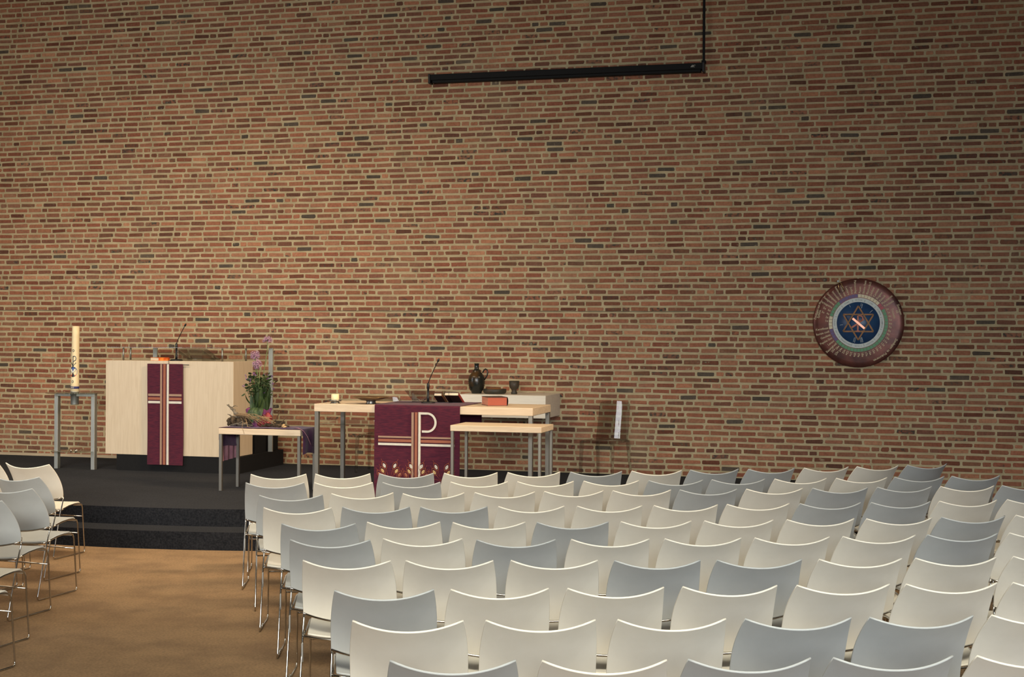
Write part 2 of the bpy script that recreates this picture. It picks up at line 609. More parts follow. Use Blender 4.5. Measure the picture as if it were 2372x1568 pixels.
M['leaf'] = mat('leaf_green', (0.05, 0.085, 0.024), 0.5, col2=(0.022, 0.042, 0.014), scale=18)
M['stem'] = mat('stem_green', (0.14, 0.19, 0.07), 0.6)
M['lilac'] = mat('lilac_petals', (0.46, 0.29, 0.39), 0.8, col2=(0.33, 0.17, 0.27), scale=60)
M['violet_petal'] = mat('violet_petals', (0.22, 0.10, 0.26), 0.8)
M['dry_leaf'] = mat('dry_leaf', (0.55, 0.36, 0.17), 0.8)
M['magenta'] = mat('magenta_wrap', (0.30, 0.075, 0.16), 0.55, col2=(0.16, 0.045, 0.15), scale=9)
M['red_wrap'] = mat('red_wrap', (0.30, 0.04, 0.045), 0.5, col2=(0.13, 0.02, 0.03), scale=14)
M['badge'] = mat('badge_grey', (0.40, 0.38, 0.33), 0.5)


# ------------------------------------------------------------------ the brick wall
def brick_wall():
    rng = np.random.default_rng(5)
    H0, CH = 0.33 - 5 * 0.0686, 0.0686
    S0, S1, NC = -14.5, 4.6, 104
    V, F, Cc, Mo, Mi = [], [], [], [], []
    k = 12
    base = [(0.310, 0.118, 0.066), (0.330, 0.135, 0.074), (0.270, 0.094, 0.054), (0.345, 0.155, 0.088), (0.215, 0.090, 0.056),
            (0.290, 0.122, 0.072)]
    nb = 0
    jc = int(round((2.267 - H0) / CH - 0.5))
    for c in range(NC):
        z0 = H0 + c * CH + 0.0108
        z1 = H0 + (c + 1) * CH - 0.0108
        if c == jc:
            z0 += 0.004
        x = S0 - rng.uniform(0, 0.2)
        row = []
        while x < S1:
            L = 0.199 if rng.random() < 0.77 else 0.089
            L += rng.normal(0, 0.006)
            row.append((x, x + L))
            x += L + 0.0135 + abs(rng.normal(0, 0.004))
        for a, b in row:
            r = rng.uniform(0.005, 0.014)
            jz0, jz1 = z0 + rng.normal(0, 0.0015), z1 + rng.normal(0, 0.0015)
            til = rng.normal(0, 0.0012)
            cc = [(a, jz0), (b, jz0), (b, jz1), (a, jz1)]
            cs = [(a + r, jz0 + r, PI), (b - r, jz0 + r, 1.5 * PI), (b - r, jz1 - r, 0), (a + r, jz1 - r, 0.5 * PI)]
            ring = []
            for (cx, cz, a0), rr in zip(cs, rng.uniform(0.75, 1.1, 4)):
                for q in range(3):
                    an = a0 + q * PI / 4
                    ring.append((cx + r * math.cos(an) * rr, cz + r * math.sin(an) * rr))
            jit = rng.normal(0, 0.0012, (k, 2))
            hh = 0.0045 + rng.uniform(-0.002, 0.002)
            mx_, mz_ = (a + b) / 2, (jz0 + jz1) / 2
            b0 = len(V)
            for (px, pz), (u, w) in zip(ring, jit):
                tz = (px - mx_) * til / 0.1
                V.append((px + u, 0.004, pz + w + tz))
            for (px, pz), (u, w) in zip(ring, jit):
                tz = (px - mx_) * til / 0.1
                sx = 0.0035 if px < mx_ else -0.0035
                sz = 0.0028 if pz < mz_ else -0.0028
                V.append((px + u + sx, -hh, pz + w + sz + tz))
            for q in range(k):
                q2 = (q + 1) % k
                F.append((b0 + q, b0 + q2, b0 + k + q2, b0 + k + q))
            F.append(tuple(range(b0 + k, b0 + 2 * k)))
            col = np.array(base[rng.integers(0, len(base))])
            t = rng.random()
            mot = rng.uniform(-0.25, 0.12)
            if t < 0.03:
                col = np.array((0.10, 0.075, 0.055))
                mot = 0.2
            elif t < 0.16:
                col = col * 0.6
                mot = rng.uniform(0.05, 0.3)
            elif t < 0.24:
                mot = rng.uniform(0.15, 0.38)
            elif t < 0.36:
                col = col * 1.2 + np.array((0.02, 0.02, 0.01))
            col = col * rng.uniform(0.82, 1.15)
            Cc.append(col)
            Mo.append(mot)
            nb += 1
    nbv = len(V)
    nf = len(F)
    # mortar bed, slightly uneven, and the slot of the expansion joint
    zt = H0 + NC * CH
    zj = H0 + jc * CH + 0.0115
    slot_s = 0.38
    V += [(S0 - .3, 0, -0.3), (S1 + .3, 0, -0.3), (S1 + .3, 0, zt), (S0 - .3, 0, zt)]
    F.append((nbv, nbv + 1, nbv + 2, nbv + 3))
    V += [(S0, -0.0105, zj - 0.002), (slot_s, -0.0105, zj - 0.002), (slot_s, -0.0105, zj + 0.003), (S0, -0.0105, zj + 0.003)]
    F.append((nbv + 4, nbv + 5, nbv + 6, nbv + 7))
    # thickness behind
    b = len(V)
    V += [(S0 - .3, 0, -0.3), (S1 + .3, 0, -0.3), (S1 + .3, 0, zt), (S0 - .3, 0, zt),
          (S0 - .3, 0.3, -0.3), (S1 + .3, 0.3, -0.3), (S1 + .3, 0.3, zt), (S0 - .3, 0.3, zt)]
    F += [(b + 4, b + 7, b + 6, b + 5), (b, b + 4, b + 5, b + 1), (b + 3, b + 2, b + 6, b + 7), (b, b + 3, b + 7, b + 4),
          (b + 1, b + 5, b + 6, b + 2)]
    me = bpy.data.meshes.new('wall_back')
    me.from_pydata(V, [], F)
    for n in ('mortar', 'brick', 'slot'):
        me.materials.append(M[n])
    mi = [1] * nf + [0, 2] + [0] * 5
    me.polygons.foreach_set('material_index', mi)
    ca = me.attributes.new('bc', 'FLOAT_COLOR', 'POINT')
    arr = np.ones((len(V), 4), dtype=np.float32)
    arr[:nbv, :3] = np.repeat(np.array(Cc), 2 * k, axis=0)
    ca.data.foreach_set('color', arr.ravel())
    fa = me.attributes.new('mot', 'FLOAT', 'POINT')
    mm = np.zeros(len(V), dtype=np.float32)
    mm[:nbv] = np.repeat(np.array(Mo), 2 * k)
    fa.data.foreach_set('value', mm)
    me.update()
    o = bpy.data.objects.new('wall_back', me)
    COL.objects.link(o)
    o.location = O
    o.rotation_euler = (0, 0, WA)
    return structure(o)


brick_wall()

# ------------------------------------------------------------------ room shell
XL, XR, YB, ZC = -10.5, 9.5, -6.0, 7.05


def wall_y(x):
    return O.y + math.tan(WA) * (x - O.x)


b = MB()
b.prism([(XL, YB), (XR, YB), (XR, wall_y(XR) + .1), (XL, wall_y(XL) + .1)], -0.3, 0.0)
structure(b.build('floor', M['floor']))
b = MB()
b.prism([(XL, YB), (XR, YB), (XR, wall_y(XR) + .1), (XL, wall_y(XL) + .1)], ZC, ZC + 0.2)
structure(b.build('ceiling', M['ceiling']))
b = MB()
b.box(XL - .3, XL, YB - .3, wall_y(XL) + .4, -0.3, ZC + .2)
structure(b.build('wall_left', M['plaster']))
b = MB()
b.box(XR, XR + .3, YB - .3, wall_y(XR) + .4, -0.3, ZC + .2)
structure(b.build('wall_right', M['plaster']))
b = MB()
b.box(XL - .3, XR + .3, YB - .3, YB, -0.3, ZC + .2)
structure(b.build('wall_rear', M['plaster']))


# ------------------------------------------------------------------ carpeted stage with two steps
def stage_y(x, off=0.0):
    u = x + 2.2
    if x < -4.4:
        return 12.96 + 0.075 * 2.2 ** 2 - (x + 4.4) * 0.33 + off
    return 12.96 + (0.075 if u < 0 else 0.022) * u * u + off


def stage_poly(off, xr):
    xs = np.linspace(XL + .001, xr, 60)
    pts = [(float(x), stage_y(float(x), off)) for x in xs]
    return pts + [(xr + .0, wall_y(xr) - .001), (XL + .001, wall_y(XL) - .001)]


XE = W(0.30, 0).x - 0.3
b = MB()
b.prism(stage_poly(0.0, XE + .38), 0.0005, 0.166)
b.prism(stage_poly(0.37, XE), 0.166, 0.33)
structure(b.build('stage', M['stage']))

b = MB()
b.box(-14.0, -8.98, -0.022, -0.0105, 0.33, 0.366)
structure(b.build('baseboard_back', M['board'], loc=O, rot=(0, 0, WA)))

# ------------------------------------------------------------------ the shell chairs
def make_chair(name, shell):
    t = thing(name, '', 'chair', (0, 0, 0))
    kids = []

    def bs(u, v):
        u = u * 2 - 1
        hw = 0.2405 - 0.019 * v ** 2.2 + 0.004 * math.sin(PI * v)
        x = hw * u
        zb, zt = 0.503 + 0.030 * u * u, 0.797 + 0.036 * abs(u) ** 2.1
        z = zb + (zt - zb) * v
        y = -0.115 - 0.175 * v ** 1.9 + 0.055 * u * u
        return (x, y, z)
    kids.append(MB().grid(bs, 18, 12, th=0.009).build('backrest', shell, t))

    def ss(u, v):
        u = u * 2 - 1
        ys = -0.118 + 0.034 * u * u
        y = ys + (0.232 - ys) * v
        hw = 0.226 - 0.012 * (1 - v) ** 2 - 0.010 * max(0, v - .85) / .15
        z = 0.412 + 0.012 * u * u * (1 - v) + 0.046 * math.sin(min(1, v * 1.15) * PI / 2) ** 1.5 - 0.010 * (1 - u * u) * math.sin(PI * v)
        if v > 0.86:
            z -= 0.030 * ((v - 0.86) / 0.14) ** 2
        return (hw * u, y, z)
    kids.append(MB().grid(ss, 14, 16, th=0.011).build('seat', shell, t))
    r = 0.0058
    for sx in (-1, 1):
        p = [(.2395, -.055, .56), (.2405, -.060, .50), (.242, -.092, .42), (.247, -.20, .035), (.249, -.205, .014), (.25, -.19, .0065),
             (.25, 0, .0065), (.25, .235, .0065), (.25, .252, .014), (.249, .253, .035), (.243, .226, .41), (.240, .216, .438),
             (.236, .19, .447), (.234, .12, .452), (.232, .04, .444), (.234, -.03, .430), (.240, -.088, .418)]
        q = [(sx * a, c, d) for a, c, d in p]
        fr = MB().tube(q, r, 8).build('side_frame', M['chrome'], t)
        kids.append(fr)
        if sx < 0:
            left_frame = fr
    q = [(.2405 * u, -0.121 + 0.057 * u * u, 0.495 + 0.034 * u * u) for u in np.linspace(-1, 1, 13)]
    kids.append(MB().tube(q, 0.0065, 8).build('back_rail', M['chrome'], t))
    q = [(.241 * u, -0.128 + 0.036 * u * u, 0.400 + 0.017 * u * u) for u in np.linspace(-1, 1, 13)]
    kids.append(MB().tube(q, 0.0065, 8).build('seat_rail', M['chrome'], t))
    kids.append(MB().tube([(-.246, .238, .33), (.246, .238, .33)], 0.0055, 8).build('stretcher', M['chrome'], t))
    br = MB().box(-.2445, -.2360, -.128, -.104, .285, .385, bev=.003).build('link_bracket', M['edge'], left_frame)
    z = MB()
    for k in range(3):
        y0 = -.06 + .03 * k
        z.tube([(-.249, y0, .012), (-.256, y0 + .006, .019), (-.256, y0 + .012, .013), (-.249, y0 + .018, .010)], 0.0035, 6)
    SUBS[left_frame.name] = [br, z.build('linking_hook', M['chrome'], left_frame)]
    KIDS[t.name] = kids
    return t


KIDS = {}
SUBS = {}
PROTO = {0: make_chair('shell_chair', M['cream']), 1: make_chair('shell_chair.001', M['grey'])}
USED = {0: False, 1: False}


def put_chair(x, y, deg, c, label, group):
    if not USED[c]:
        o = PROTO[c]
        USED[c] = True
    else:
        o = copy_tree(PROTO[c])
    o.location = (x, y, 0)
    o.rotation_euler = (0, 0, R(deg))
    return tag(o, label, 'chair', group)


# x, y, turn in degrees, 0 cream / 1 grey, from the aisle outwards
ROWS = [
    [(-1.927, 11.877, 6.1, 0), (-1.413, 11.94, 7.1, 0), (-0.899, 12.008, 8.1, 1), (-0.373, 12.082, 9.1, 0), (0.15, 12.174, 10.1, 0), (0.674, 12.254, 11.1, 1), (1.194, 12.38, 12.1, 0), (1.693, 12.51, 15.1, 1), (2.197, 12.616, 17.1, 1), (2.7, 12.764, 19.0, 0), (3.187, 12.936, 21.9, 0), (3.673, 13.112, 23.8, 1)],
    [(-1.84, 11.222, 4.5, 1), (-1.318, 11.26, 5.3, 0), (-0.8, 11.309, 6.1, 1), (-0.278, 11.378, 6.9, 0), (0.24, 11.434, 7.7, 0), (0.76, 11.519, 8.5, 0), (1.277, 11.591, 9.3, 1), (1.789, 11.692, 10.0, 1), (2.305, 11.78, 10.8, 0), (2.819, 11.871, 11.6, 0), (3.322, 11.989, 12.3, 1), (3.824, 12.105, 13.0, 1)],
    [(-1.611, 10.403, 9.8, 1), (-1.116, 10.541, 9.8, 0), (-0.602, 10.565, 9.8, 0), (-0.084, 10.666, 9.8, 0), (0.426, 10.767, 9.8, 0), (0.936, 10.847, 9.9, 0), (1.444, 10.932, 9.9, 1), (1.955, 11.015, 9.9, 0), (2.474, 11.105, 9.9, 1), (2.992, 11.203, 9.9, 1), (3.502, 11.285, 9.9, 0), (4.012, 11.384, 10.0, 1)],
    [(-1.427, 9.677, 3.0, 0), (-0.918, 9.748, 4.1, 1), (-0.403, 9.78, 5.1, 1), (0.113, 9.824, 6.1, 0), (0.64, 9.874, 7.2, 0), (1.159, 9.94, 8.2, 0), (1.665, 10.036, 9.2, 0), (2.175, 10.111, 10.2, 1), (2.685, 10.201, 11.2, 1), (3.188, 10.311, 12.2, 0), (3.703, 10.435, 13.1, 0)],
    [(-1.182, 8.899, 3.0, 1), (-0.676, 8.991, 4.0, 0), (-0.155, 9.003, 5.1, 0), (0.358, 9.04, 6.1, 1), (0.876, 9.097, 7.1, 0), (1.398, 9.164, 8.1, 0), (1.924, 9.247, 9.1, 0), (2.438, 9.318, 10.1, 0), (2.942, 9.428, 11.1, 1), (3.459, 9.552, 12.1, 0)],
    [(-1.017, 8.225, 0.9, 1), (-0.508, 8.295, 2.3, 0), (0.015, 8.276, 3.8, 1), (0.544, 8.315, 5.2, 0), (1.072, 8.37, 6.7, 0), (1.588, 8.431, 8.1, 0), (2.104, 8.512, 9.5, 0), (2.615, 8.609, 10.8, 1), (3.123, 8.712, 12.2, 0)],
    [(-0.839, 7.503, 0.6, 0), (-0.32, 7.521, 1.7, 0), (0.213, 7.549, 2.8, 0), (0.741, 7.571, 3.9, 1), (1.269, 7.609, 5.0, 1), (1.8, 7.659, 6.2, 0), (2.313, 7.72, 7.2, 0), (2.848, 7.803, 8.4, 0)],
    [(-0.592, 6.675, 5.1, 1), (-0.07, 6.722, 5.3, 0), (0.461, 6.767, 5.6, 0), (0.993, 6.829, 5.9, 0), (1.53, 6.885, 6.1, 0), (2.051, 6.937, 6.4, 0), (2.573, 6.999, 6.7, 0)],
    [(-0.422, 5.993, 2.0, 0), (0.111, 6.022, 3.1, 0), (0.644, 6.056, 4.1, 0), (1.164, 6.091, 5.2, 1), (1.682, 6.143, 6.2, 1), (2.203, 6.211, 7.3, 0)],
    [(-0.211, 5.298, 1.9, 1), (0.325, 5.314, 3.0, 0), (0.845, 5.353, 4.1, 1), (1.369, 5.397, 5.2, 1), (1.898, 5.446, 6.3, 0)],
]
ORD = ['first', 'second', 'third', 'fourth', 'fifth', 'sixth', 'seventh', 'eighth', 'ninth', 'tenth', 'eleventh', 'twelfth']
for i, row in enumerate(ROWS):
    for j, (x, y, a, c) in enumerate(row):
        cn = 'grey' if c else 'cream'
        rw = 'row nearest the stage' if i == 0 else ('row nearest the camera' if i == len(ROWS) - 1 else ORD[i] + ' row from the stage')
        pos = 'at the aisle' if j == 0 else ORD[j] + ' from the aisle'
        put_chair(x, y, a, c, '%s shell chair, right block, %s, %s' % (cn, rw, pos), 'linked chairs of the right seating block')
LEFT = [(-4.15, 12.65, -17.7, 0), (-3.874, 11.60, -20, 1), (-3.650, 10.77, -20, 1), (-3.604, 10.017, -20, 1), (-3.436, 9.06, -20.5, 0),
        (-3.262, 8.30, -21, 0)]
for i, (x, y, a, c) in enumerate(LEFT):
    rw = 'row nearest the stage' if i == 0 else ORD[i] + ' row from the stage'
    put_chair(x, y, a, c, '%s shell chair, left block, at the aisle, %s' % ('grey' if c else 'cream', rw),
              'linked chairs of the left seating block')
    a2 = R(a + 2.5)
    put_chair(x - .535 * math.cos(a2), y - .535 * math.sin(a2), a + 3, (0, 0, 1, 0, 1, 0)[i],
              '%s shell chair at the left picture edge, %s' % (('cream', 'cream', 'grey', 'cream', 'grey', 'cream')[i], rw),
              'linked chairs of the left seating block')


# ------------------------------------------------------------------ lectern on its plinth
SZ = 0.33
t = sthing('lectern', 'pale maple box lectern with glass desk top on a black carpeted plinth', 'lectern', -8.3, 1.43, SZ)


def L(s0, s1, d0, d1, z0, z1, os, od, oz, mi=0, bev=0.0, b=None):
    b = b or MB()
    return b.box(s0 - os, s1 - os, -(d1 - od), -(d0 - od), z0 - oz, z1 - oz, mi, bev=bev)


lo = (-8.3, 1.43, SZ)
L(-9.0, -7.415, .14, 1.42, .33, .521, *lo).build('plinth', M['plinth'], t)
L(-9.0, -7.49, .14, .80, .521, .742, *lo).build('plinth_step', M['plinth'], t)
L(-9.147, -7.472, .905, 1.43, .521, 1.643, *lo, bev=.004).build('cabinet', M['maple'], t)
L(-9.131, -7.392, .49, 1.43, 1.795, 1.805, *lo, bev=.002).build('desk_top', M['glass'], t)
for s_, d_ in ((-8.944, 1.37), (-7.645, 1.37), (-9.08, .97), (-7.535, .97)):
    MB().tube([(s_ + 8.3, -(d_ - 1.43), 1.643 - SZ), (s_ + 8.3, -(d_ - 1.43), 1.795 - SZ)], .011, 12).build('support_tube', M['steel'], t)
for s_ in (-9.005, -7.425):
    zb = .521 if s_ < -8 else .521
    L(s_ - .028, s_ + .028, .49, .51, zb, 1.794, *lo).build('flat_post', M['light_steel'], t)
MB().tube([(-8.575 + 8.3, -.022, 1.600 - SZ), (-8.035 + 8.3, -.022, 1.600 - SZ)], .005, 8).build('banner_rod', M['dark_steel'], t)

# hanging banner of the lectern
t = sthing('lectern_banner', 'plum banner with white and pink stripe cross hanging on the lectern front', 'banner', -8.335, 1.458, .415)
b = MB()


def cloth(u, v):
    x = -.232 + .464 * u
    return (x + .004 * math.sin(v * 5), -.004 - .005 * math.sin(u * 9 + v * 4) * (1 - v) - .0015, 1.193 * v)


b.grid(cloth, 20, 30, 0, th=.005)


def band(b, x0, x1, z0, z1, mi, y=-.0135):
    b.box(x0, x1, y - .001, y + .0105, z0, z1, mi)


k = .464 / 1000.0


def bx(px):      # crop pixel column -> banner x
    return -.232 + (px - 165) * k


zx = lambda py: 1.193 - (py - 165) * .464 / 1000
for x0, x1, mi in ((530, 580, 1), (615, 682, 2), (715, 770, 3)):
    band(b, bx(x0), bx(x1), .002, 1.19, mi)
for x0, x1 in ((190, 527), (774, 1128)):
    for z0, z1, mi in ((922, 980, 1), (1012, 1078, 2), (1106, 1165, 3)):
        band(b, bx(x0), bx(x1), zx(z1 + 6), zx(z0 + 6), mi)
b.build('cloth', [M['purple'], M['tan'], M['pink'], M['white']], t)


# ------------------------------------------------------------------ microphones
def microphone(label, s, d, z, hgt, lean_s, base_r, cable, pw=1.15):
    t = sthing('gooseneck_microphone', label, 'microphone', s, d, z)
    MB().lathe([(0, 0), (base_r, 0), (base_r, .010), (base_r * .85, .018), (.016, .022), (0, .022)], 28).build('base', M['black'], t)
    MB().lathe([(0, .02), (.014, .02), (.014, .07), (.011, .075), (.011, .15), (.015, .155), (.014, .20), (.008, .21), (0, .21)], 14).build('stand', M['black'], t)
    pts, rr = [], []
    for i in range(13):
        q = i / 12
        pts.append((lean_s * (q ** pw), -.04 * q, .2 + (hgt - .22) * q))
        rr.append(.0045)
    gn = MB().tube(pts, rr, 8).build('gooseneck', M['black'], t)
    e = Vector(pts[-1])
    dr = (e - Vector(pts[-3])).normalized()
    MB().tube([e - dr * .005, e, e + dr * .02, e + dr * .035], [.006, .010, .011, .006], 10).build('capsule', M['black'], gn)
    MB().tube(cable, .003, 6).build('cable', M['black'], t)


microphone('slim black gooseneck microphone on round base on the lectern', -8.275, 1.31, 1.643, .435, .13, .075,
           [(-.045, -.02, .012), (-.045, -.08, .004), (-.035, -.122, .004), (-.03, -.1275, -.01), (-.03, -.129, -.045)])
microphone('black gooseneck microphone on round base on the plum runner', -4.62, 2.80, 1.274, .45, .115, .072,
           [(-.02, 0, .06), (-.06, .02, .015), (-.14, .02, .004), (-.25, .0, .004), (-.36, .03, .004), (-.40, .08, .004)])


# ------------------------------------------------------------------ clear book stands
def book_stand(label, s, d, z, w, h, dep):
    t = sthing('book_stand', label, 'book stand', s, d, z)
    MB().add([(-w / 2, -dep / 2, h), (w / 2, -dep / 2, h), (w / 2, dep / 2, .012), (-w / 2, dep / 2, .012),
              (-w / 2, -dep / 2 + .003, h + .004), (w / 2, -dep / 2 + .003, h + .004), (w / 2, dep / 2, .017), (-w / 2, dep / 2, .017)],
             [(0, 1, 2, 3), (7, 6, 5, 4), (0, 4, 5, 1), (1, 5, 6, 2), (2, 6, 7, 3), (3, 7, 4, 0)]).build('slope', M['acrylic'], t)
    for sx in (-1, 1):
        x = sx * w * .36
        MB().add([(x - .002, -dep / 2 + .01, 0), (x - .002, dep / 2, 0), (x - .002, dep / 2, .008), (x - .002, -dep / 2 + .01, h - .012),
                  (x + .002, -dep / 2 + .01, 0), (x + .002, dep / 2, 0), (x + .002, dep / 2, .008), (x + .002, -dep / 2 + .01, h - .012)],
                 [(3, 2, 1, 0), (4, 5, 6, 7), (0, 1, 5, 4), (1, 2, 6, 5), (2, 3, 7, 6), (3, 0, 4, 7)]).build('side_fin', M['acrylic'], t)
    MB().box(-w / 2, w / 2, dep / 2, dep / 2 + .004, 0, .03).build('lip', M['acrylic'], t)
    return t


book_stand('clear acrylic book rest beside the microphone on the lectern', -8.09, 1.15, 1.643, .44, .145, .36)
book_stand('clear acrylic book rest carrying two dark books on the long table', -4.62, 2.62, 1.274, .55, .125, .24)


def book(name, label, s, d, z, rot, w, l, th, cover, page, spine, tilt=0.0, group=None):
    """lying book: spine along +x side, w across, l deep, th thick"""
    t = sthing(name, label, 'book', s, d, z, rot, group)
    if tilt:
        t.rotation_mode = 'QUATERNION'
        t.rotation_quaternion = (Matrix.Rotation(WA + rot, 4, 'Z') @ Matrix.Rotation(tilt, 4, 'X')).to_quaternion()
    c = .0035
    MB().box(-w / 2 + .004, w / 2 - .006, -l / 2 + .005, l / 2 - .005, c, th - c, 0).build('page_block', page, t)
    b = MB()
    b.box(-w / 2, w / 2, -l / 2, l / 2, 0, c)
    b.box(-w / 2, w / 2, -l / 2, l / 2, th - c, th)
    b.build('cover', cover, t)
    n = 9
    arc = [(w / 2 - .004 + .012 * math.sin(PI * i / (n - 1)), th * (.5 - .5 * math.cos(PI * i / (n - 1)))) for i in range(n)]
    arc2 = [(x - .0035, .003 + (z_ / th) * (th - .006)) for x, z_ in reversed(arc)]
    b = MB()
    poly = arc + arc2
    vs = [(x, -l / 2, z_) for x, z_ in poly] + [(x, l / 2, z_) for x, z_ in poly]
    N = len(poly)
    fs = [tuple(range(N)), tuple(reversed(range(N, 2 * N)))] + [(i, N + i, N + (i + 1) % N, (i + 1) % N) for i in range(N)]
    b.add(vs, fs)
    b.build('spine', spine, t)
    return t


t = book('large_bible', 'thick dark-covered book with red page edges lying on the table', -3.915, 2.80, 1.268, R(30), .205, .265, .088,
         M['cover_dark'], [M['page_red'], M['page_pink']], M['cover_dark'])
pb = [o for o in t.children if o.name.startswith('page_block')][0] if t.children else None
for o in list(COL.objects):
    if o.parent == t and o.name.startswith('page_block'):
        for p in o.data.polygons:
            if abs(p.normal.x) > .9:
                p.material_index = 1
book('hymn_book', 'small book with white pages and orange spine lying on the lectern', -8.50, 1.30, 1.643, R(62), .15, .175, .038,
     M['orange'], M['page'], M['orange'])
for o in list(COL.objects):
    if o.name.startswith('page_block') and o.parent and o.parent.name == 'hymn_book':
        o.data.materials.append(M['orange'])
        for p in o.data.polygons:
            if abs(p.normal.y) > .9:
                p.material_index = 1
book('song_book', 'narrow brown-edged book leaning on the clear rest, next to the microphone', -4.545, 2.625, 1.300, 0, .085, .21, .034,
     M['cover_dark'], M['page'], M['cover_brown'], -R(27), None)
book('bible', 'wider red-edged book leaning on the clear rest, right of the brown one', -4.395, 2.625, 1.302, 0, .15, .23, .036,
     M['cover_dark'], M['page'], M['cover_red'], -R(27), None)


# ------------------------------------------------------------------ tables
def table(name, label, s0, s1, d0, d1, z0, z1, leg, top, group=None, shelf=None, legmat='steel'):
    os, od = (s0 + s1) / 2, (d0 + d1) / 2
    t = sthing(name, label, 'table', os, od, SZ)
    w, l = (s1 - s0) / 2, (d1 - d0) / 2
    MB().box(-w, w, -l, l, z0 - SZ, z1 - SZ, bev=.004).build('table_top', M[top], t)
    lx, ly = leg
    for sx in (-1, 1):
        for sy in (-1, 1):
            cx, cy = sx * (w - lx / 2 - .004), sy * (l - ly / 2 - .004)
            MB().box(cx - lx / 2, cx + lx / 2, cy - ly / 2, cy + ly / 2, 0, z0 - SZ, bev=.002).build('leg', M[legmat], t)
    if shelf:
        MB().box(-w + .03, w - .03, -l + .02, l - .04, shelf - SZ, shelf - SZ + .009, bev=.001).build('glass_shelf', M['glass'], t)
    return t


table('communion_table', 'long pale wooden altar table on steel legs with glass undershelf', -5.706, -3.413, 2.45, 3.2, 1.19, 1.268,
      (.042, .042), 'beech', shelf=1.058)
table('side_table', 'small pale wooden table in front of the long table, right end', -4.081, -3.19, 3.26, 3.75, 1.065, 1.121,
      (.028, .028), 'beech')
table('flower_table', 'small pale wooden table carrying the flower arrangement', -6.835, -5.911, 2.63, 3.07, .923, .986,
      (.032, .032), 'beech')

# plum runner over the long table
t = sthing('altar_runner', 'plum runner with white P cross and wheat ears over the long table', 'table runner', -4.6, 3.2, 1.268)
b = MB()
path = [(.748, -.27), (.757, -.14), (.757, -.01), (.752, .004), (.738, .007), (.5, .006), (.25, .006), (.02, .006), (.004, .005), (-.006, -.002), (-.009, -.02),
        (-.009, -.3), (-.011, -.6), (-.010, -.92)]
X0, X1 = -.446, .447


def run(u, v):
    f = v * (len(path) - 1)
    i = min(int(f), len(path) - 2)
    q = f - i
    y = path[i][0] * (1 - q) + path[i + 1][0] * q
    z = path[i][1] * (1 - q) + path[i + 1][1] * q
    if z < -.05 and v > .5:
        y -= .006 * (.5 + .5 * math.sin(u * 11 + 1)) * min(1, (-z) * 1.5)
    return (X0 + (X1 - X0) * u, y, z)


b.grid(run, 24, (len(path) - 1) * 3, 0, th=.005)
runner_cloth = b.build('cloth', M['purple'], t)
b = MB()
K2 = .893 / 1540.0
RY = -.0235


def rx(px):
    return X0 + (px - 75) * K2


def rzz(py):
    return (1.204 - 1.268) - (py - 200) * .00055


def rb(x0, x1, y0, y1, mi):
    b.box(rx(x0), rx(x1), RY - .001, RY + .010, rzz(y1), rzz(y0), mi)


rb(755, 795, 203, 1700, 0)
rb(815, 862, 200, 1700, 1)
rb(880, 919, 197, 1700, 2)
for x0, x1 in ((150, 753), (921, 1528)):
    rb(x0, x1, 640, 672, 0)
    rb(x0, x1, 694, 744, 1)
    rb(x0, x1, 766, 808, 2)
rb(919, 1040, 197, 237, 2)
rb(945, 1040, 525, 563, 2)
arc_o = [(rx(1038 + 171 * math.sin(a)), rzz(380 - 183 * math.cos(a))) for a in np.linspace(0, PI, 25)]
arc_i = [(rx(1038 + 132 * math.sin(a)), rzz(380 - 145 * math.cos(a))) for a in np.linspace(0, PI, 25)]
for i in range(24):
    q = [arc_o[i], arc_o[i + 1], arc_i[i + 1], arc_i[i]]
    b.add([(x, RY - .001, z) for x, z in q], [(0, 1, 2, 3)], 2)


def leafshape(cx, cy, ln, wd, ang, mi, y, ring=0.0):
    # pointed oval in crop pixels, ang clockwise from straight up
    pts = []
    n = 8
    for i in range(n + 1):
        q = i / n
        pts.append((wd / 2 * math.sin(PI * q) ** .8, (q - .5) * ln))
    for i in range(n - 1, 0, -1):
        q = i / n
        pts.append((-wd / 2 * math.sin(PI * q) ** .8, (q - .5) * ln))
    ca, sa = math.cos(ang), math.sin(ang)
    P3 = [(rx(cx + x * ca + z * sa), y, rzz(cy - (-x * sa + z * ca))) for x, z in pts]
    if ring:
        P4 = []
        for x, z in pts:
            f = 1 - ring
            P4.append((rx(cx + x * f * ca + z * f * sa), y, rzz(cy - (-x * f * sa + z * f * ca))))
        n2 = len(pts)
        b.add(P3 + P4, [(i, (i + 1) % n2, n2 + (i + 1) % n2, n2 + i) for i in range(n2)], mi)
    else:
        b.add(P3, [tuple(range(len(P3)))], mi)


for cx in (362, 845, 1300):
    for sg in (-1, 1):
        for dx, dy, mi in ((96, 1172, 2), (126, 1266, 3), (182, 1330, 1)):
            x = cx + sg * dx
            an = sg * R(27 if dy < 1200 else 32)
            leafshape(x, dy, 165, 88, an, 4, RY - .0016, .13)
            leafshape(x, dy + 6, 92, 46, an, mi, RY - .0020)
            leafshape(x, dy + 6, 70, 5, an, 4, RY - .0024)
            tip = Vector((x + math.sin(an) * 130, dy - math.cos(an) * 130))
            base = Vector((x + math.sin(an) * 70, dy - math.cos(an) * 70))
            b.tube([(rx(base.x), RY - .0012, rzz(base.y)), (rx(tip.x), RY - .0012, rzz(tip.y))], .0010, 5, 4)
            b.tube([(rx(x - math.sin(an) * 75), RY - .0012, rzz(dy + math.cos(an) * 75)), (rx(cx + sg * 8), RY - .0012, rzz(1420))], .0011, 5, 4)
b.build('embroidery', [M['tan'], M['pink'], M['white'], M['gold'], M['rust']], runner_cloth)

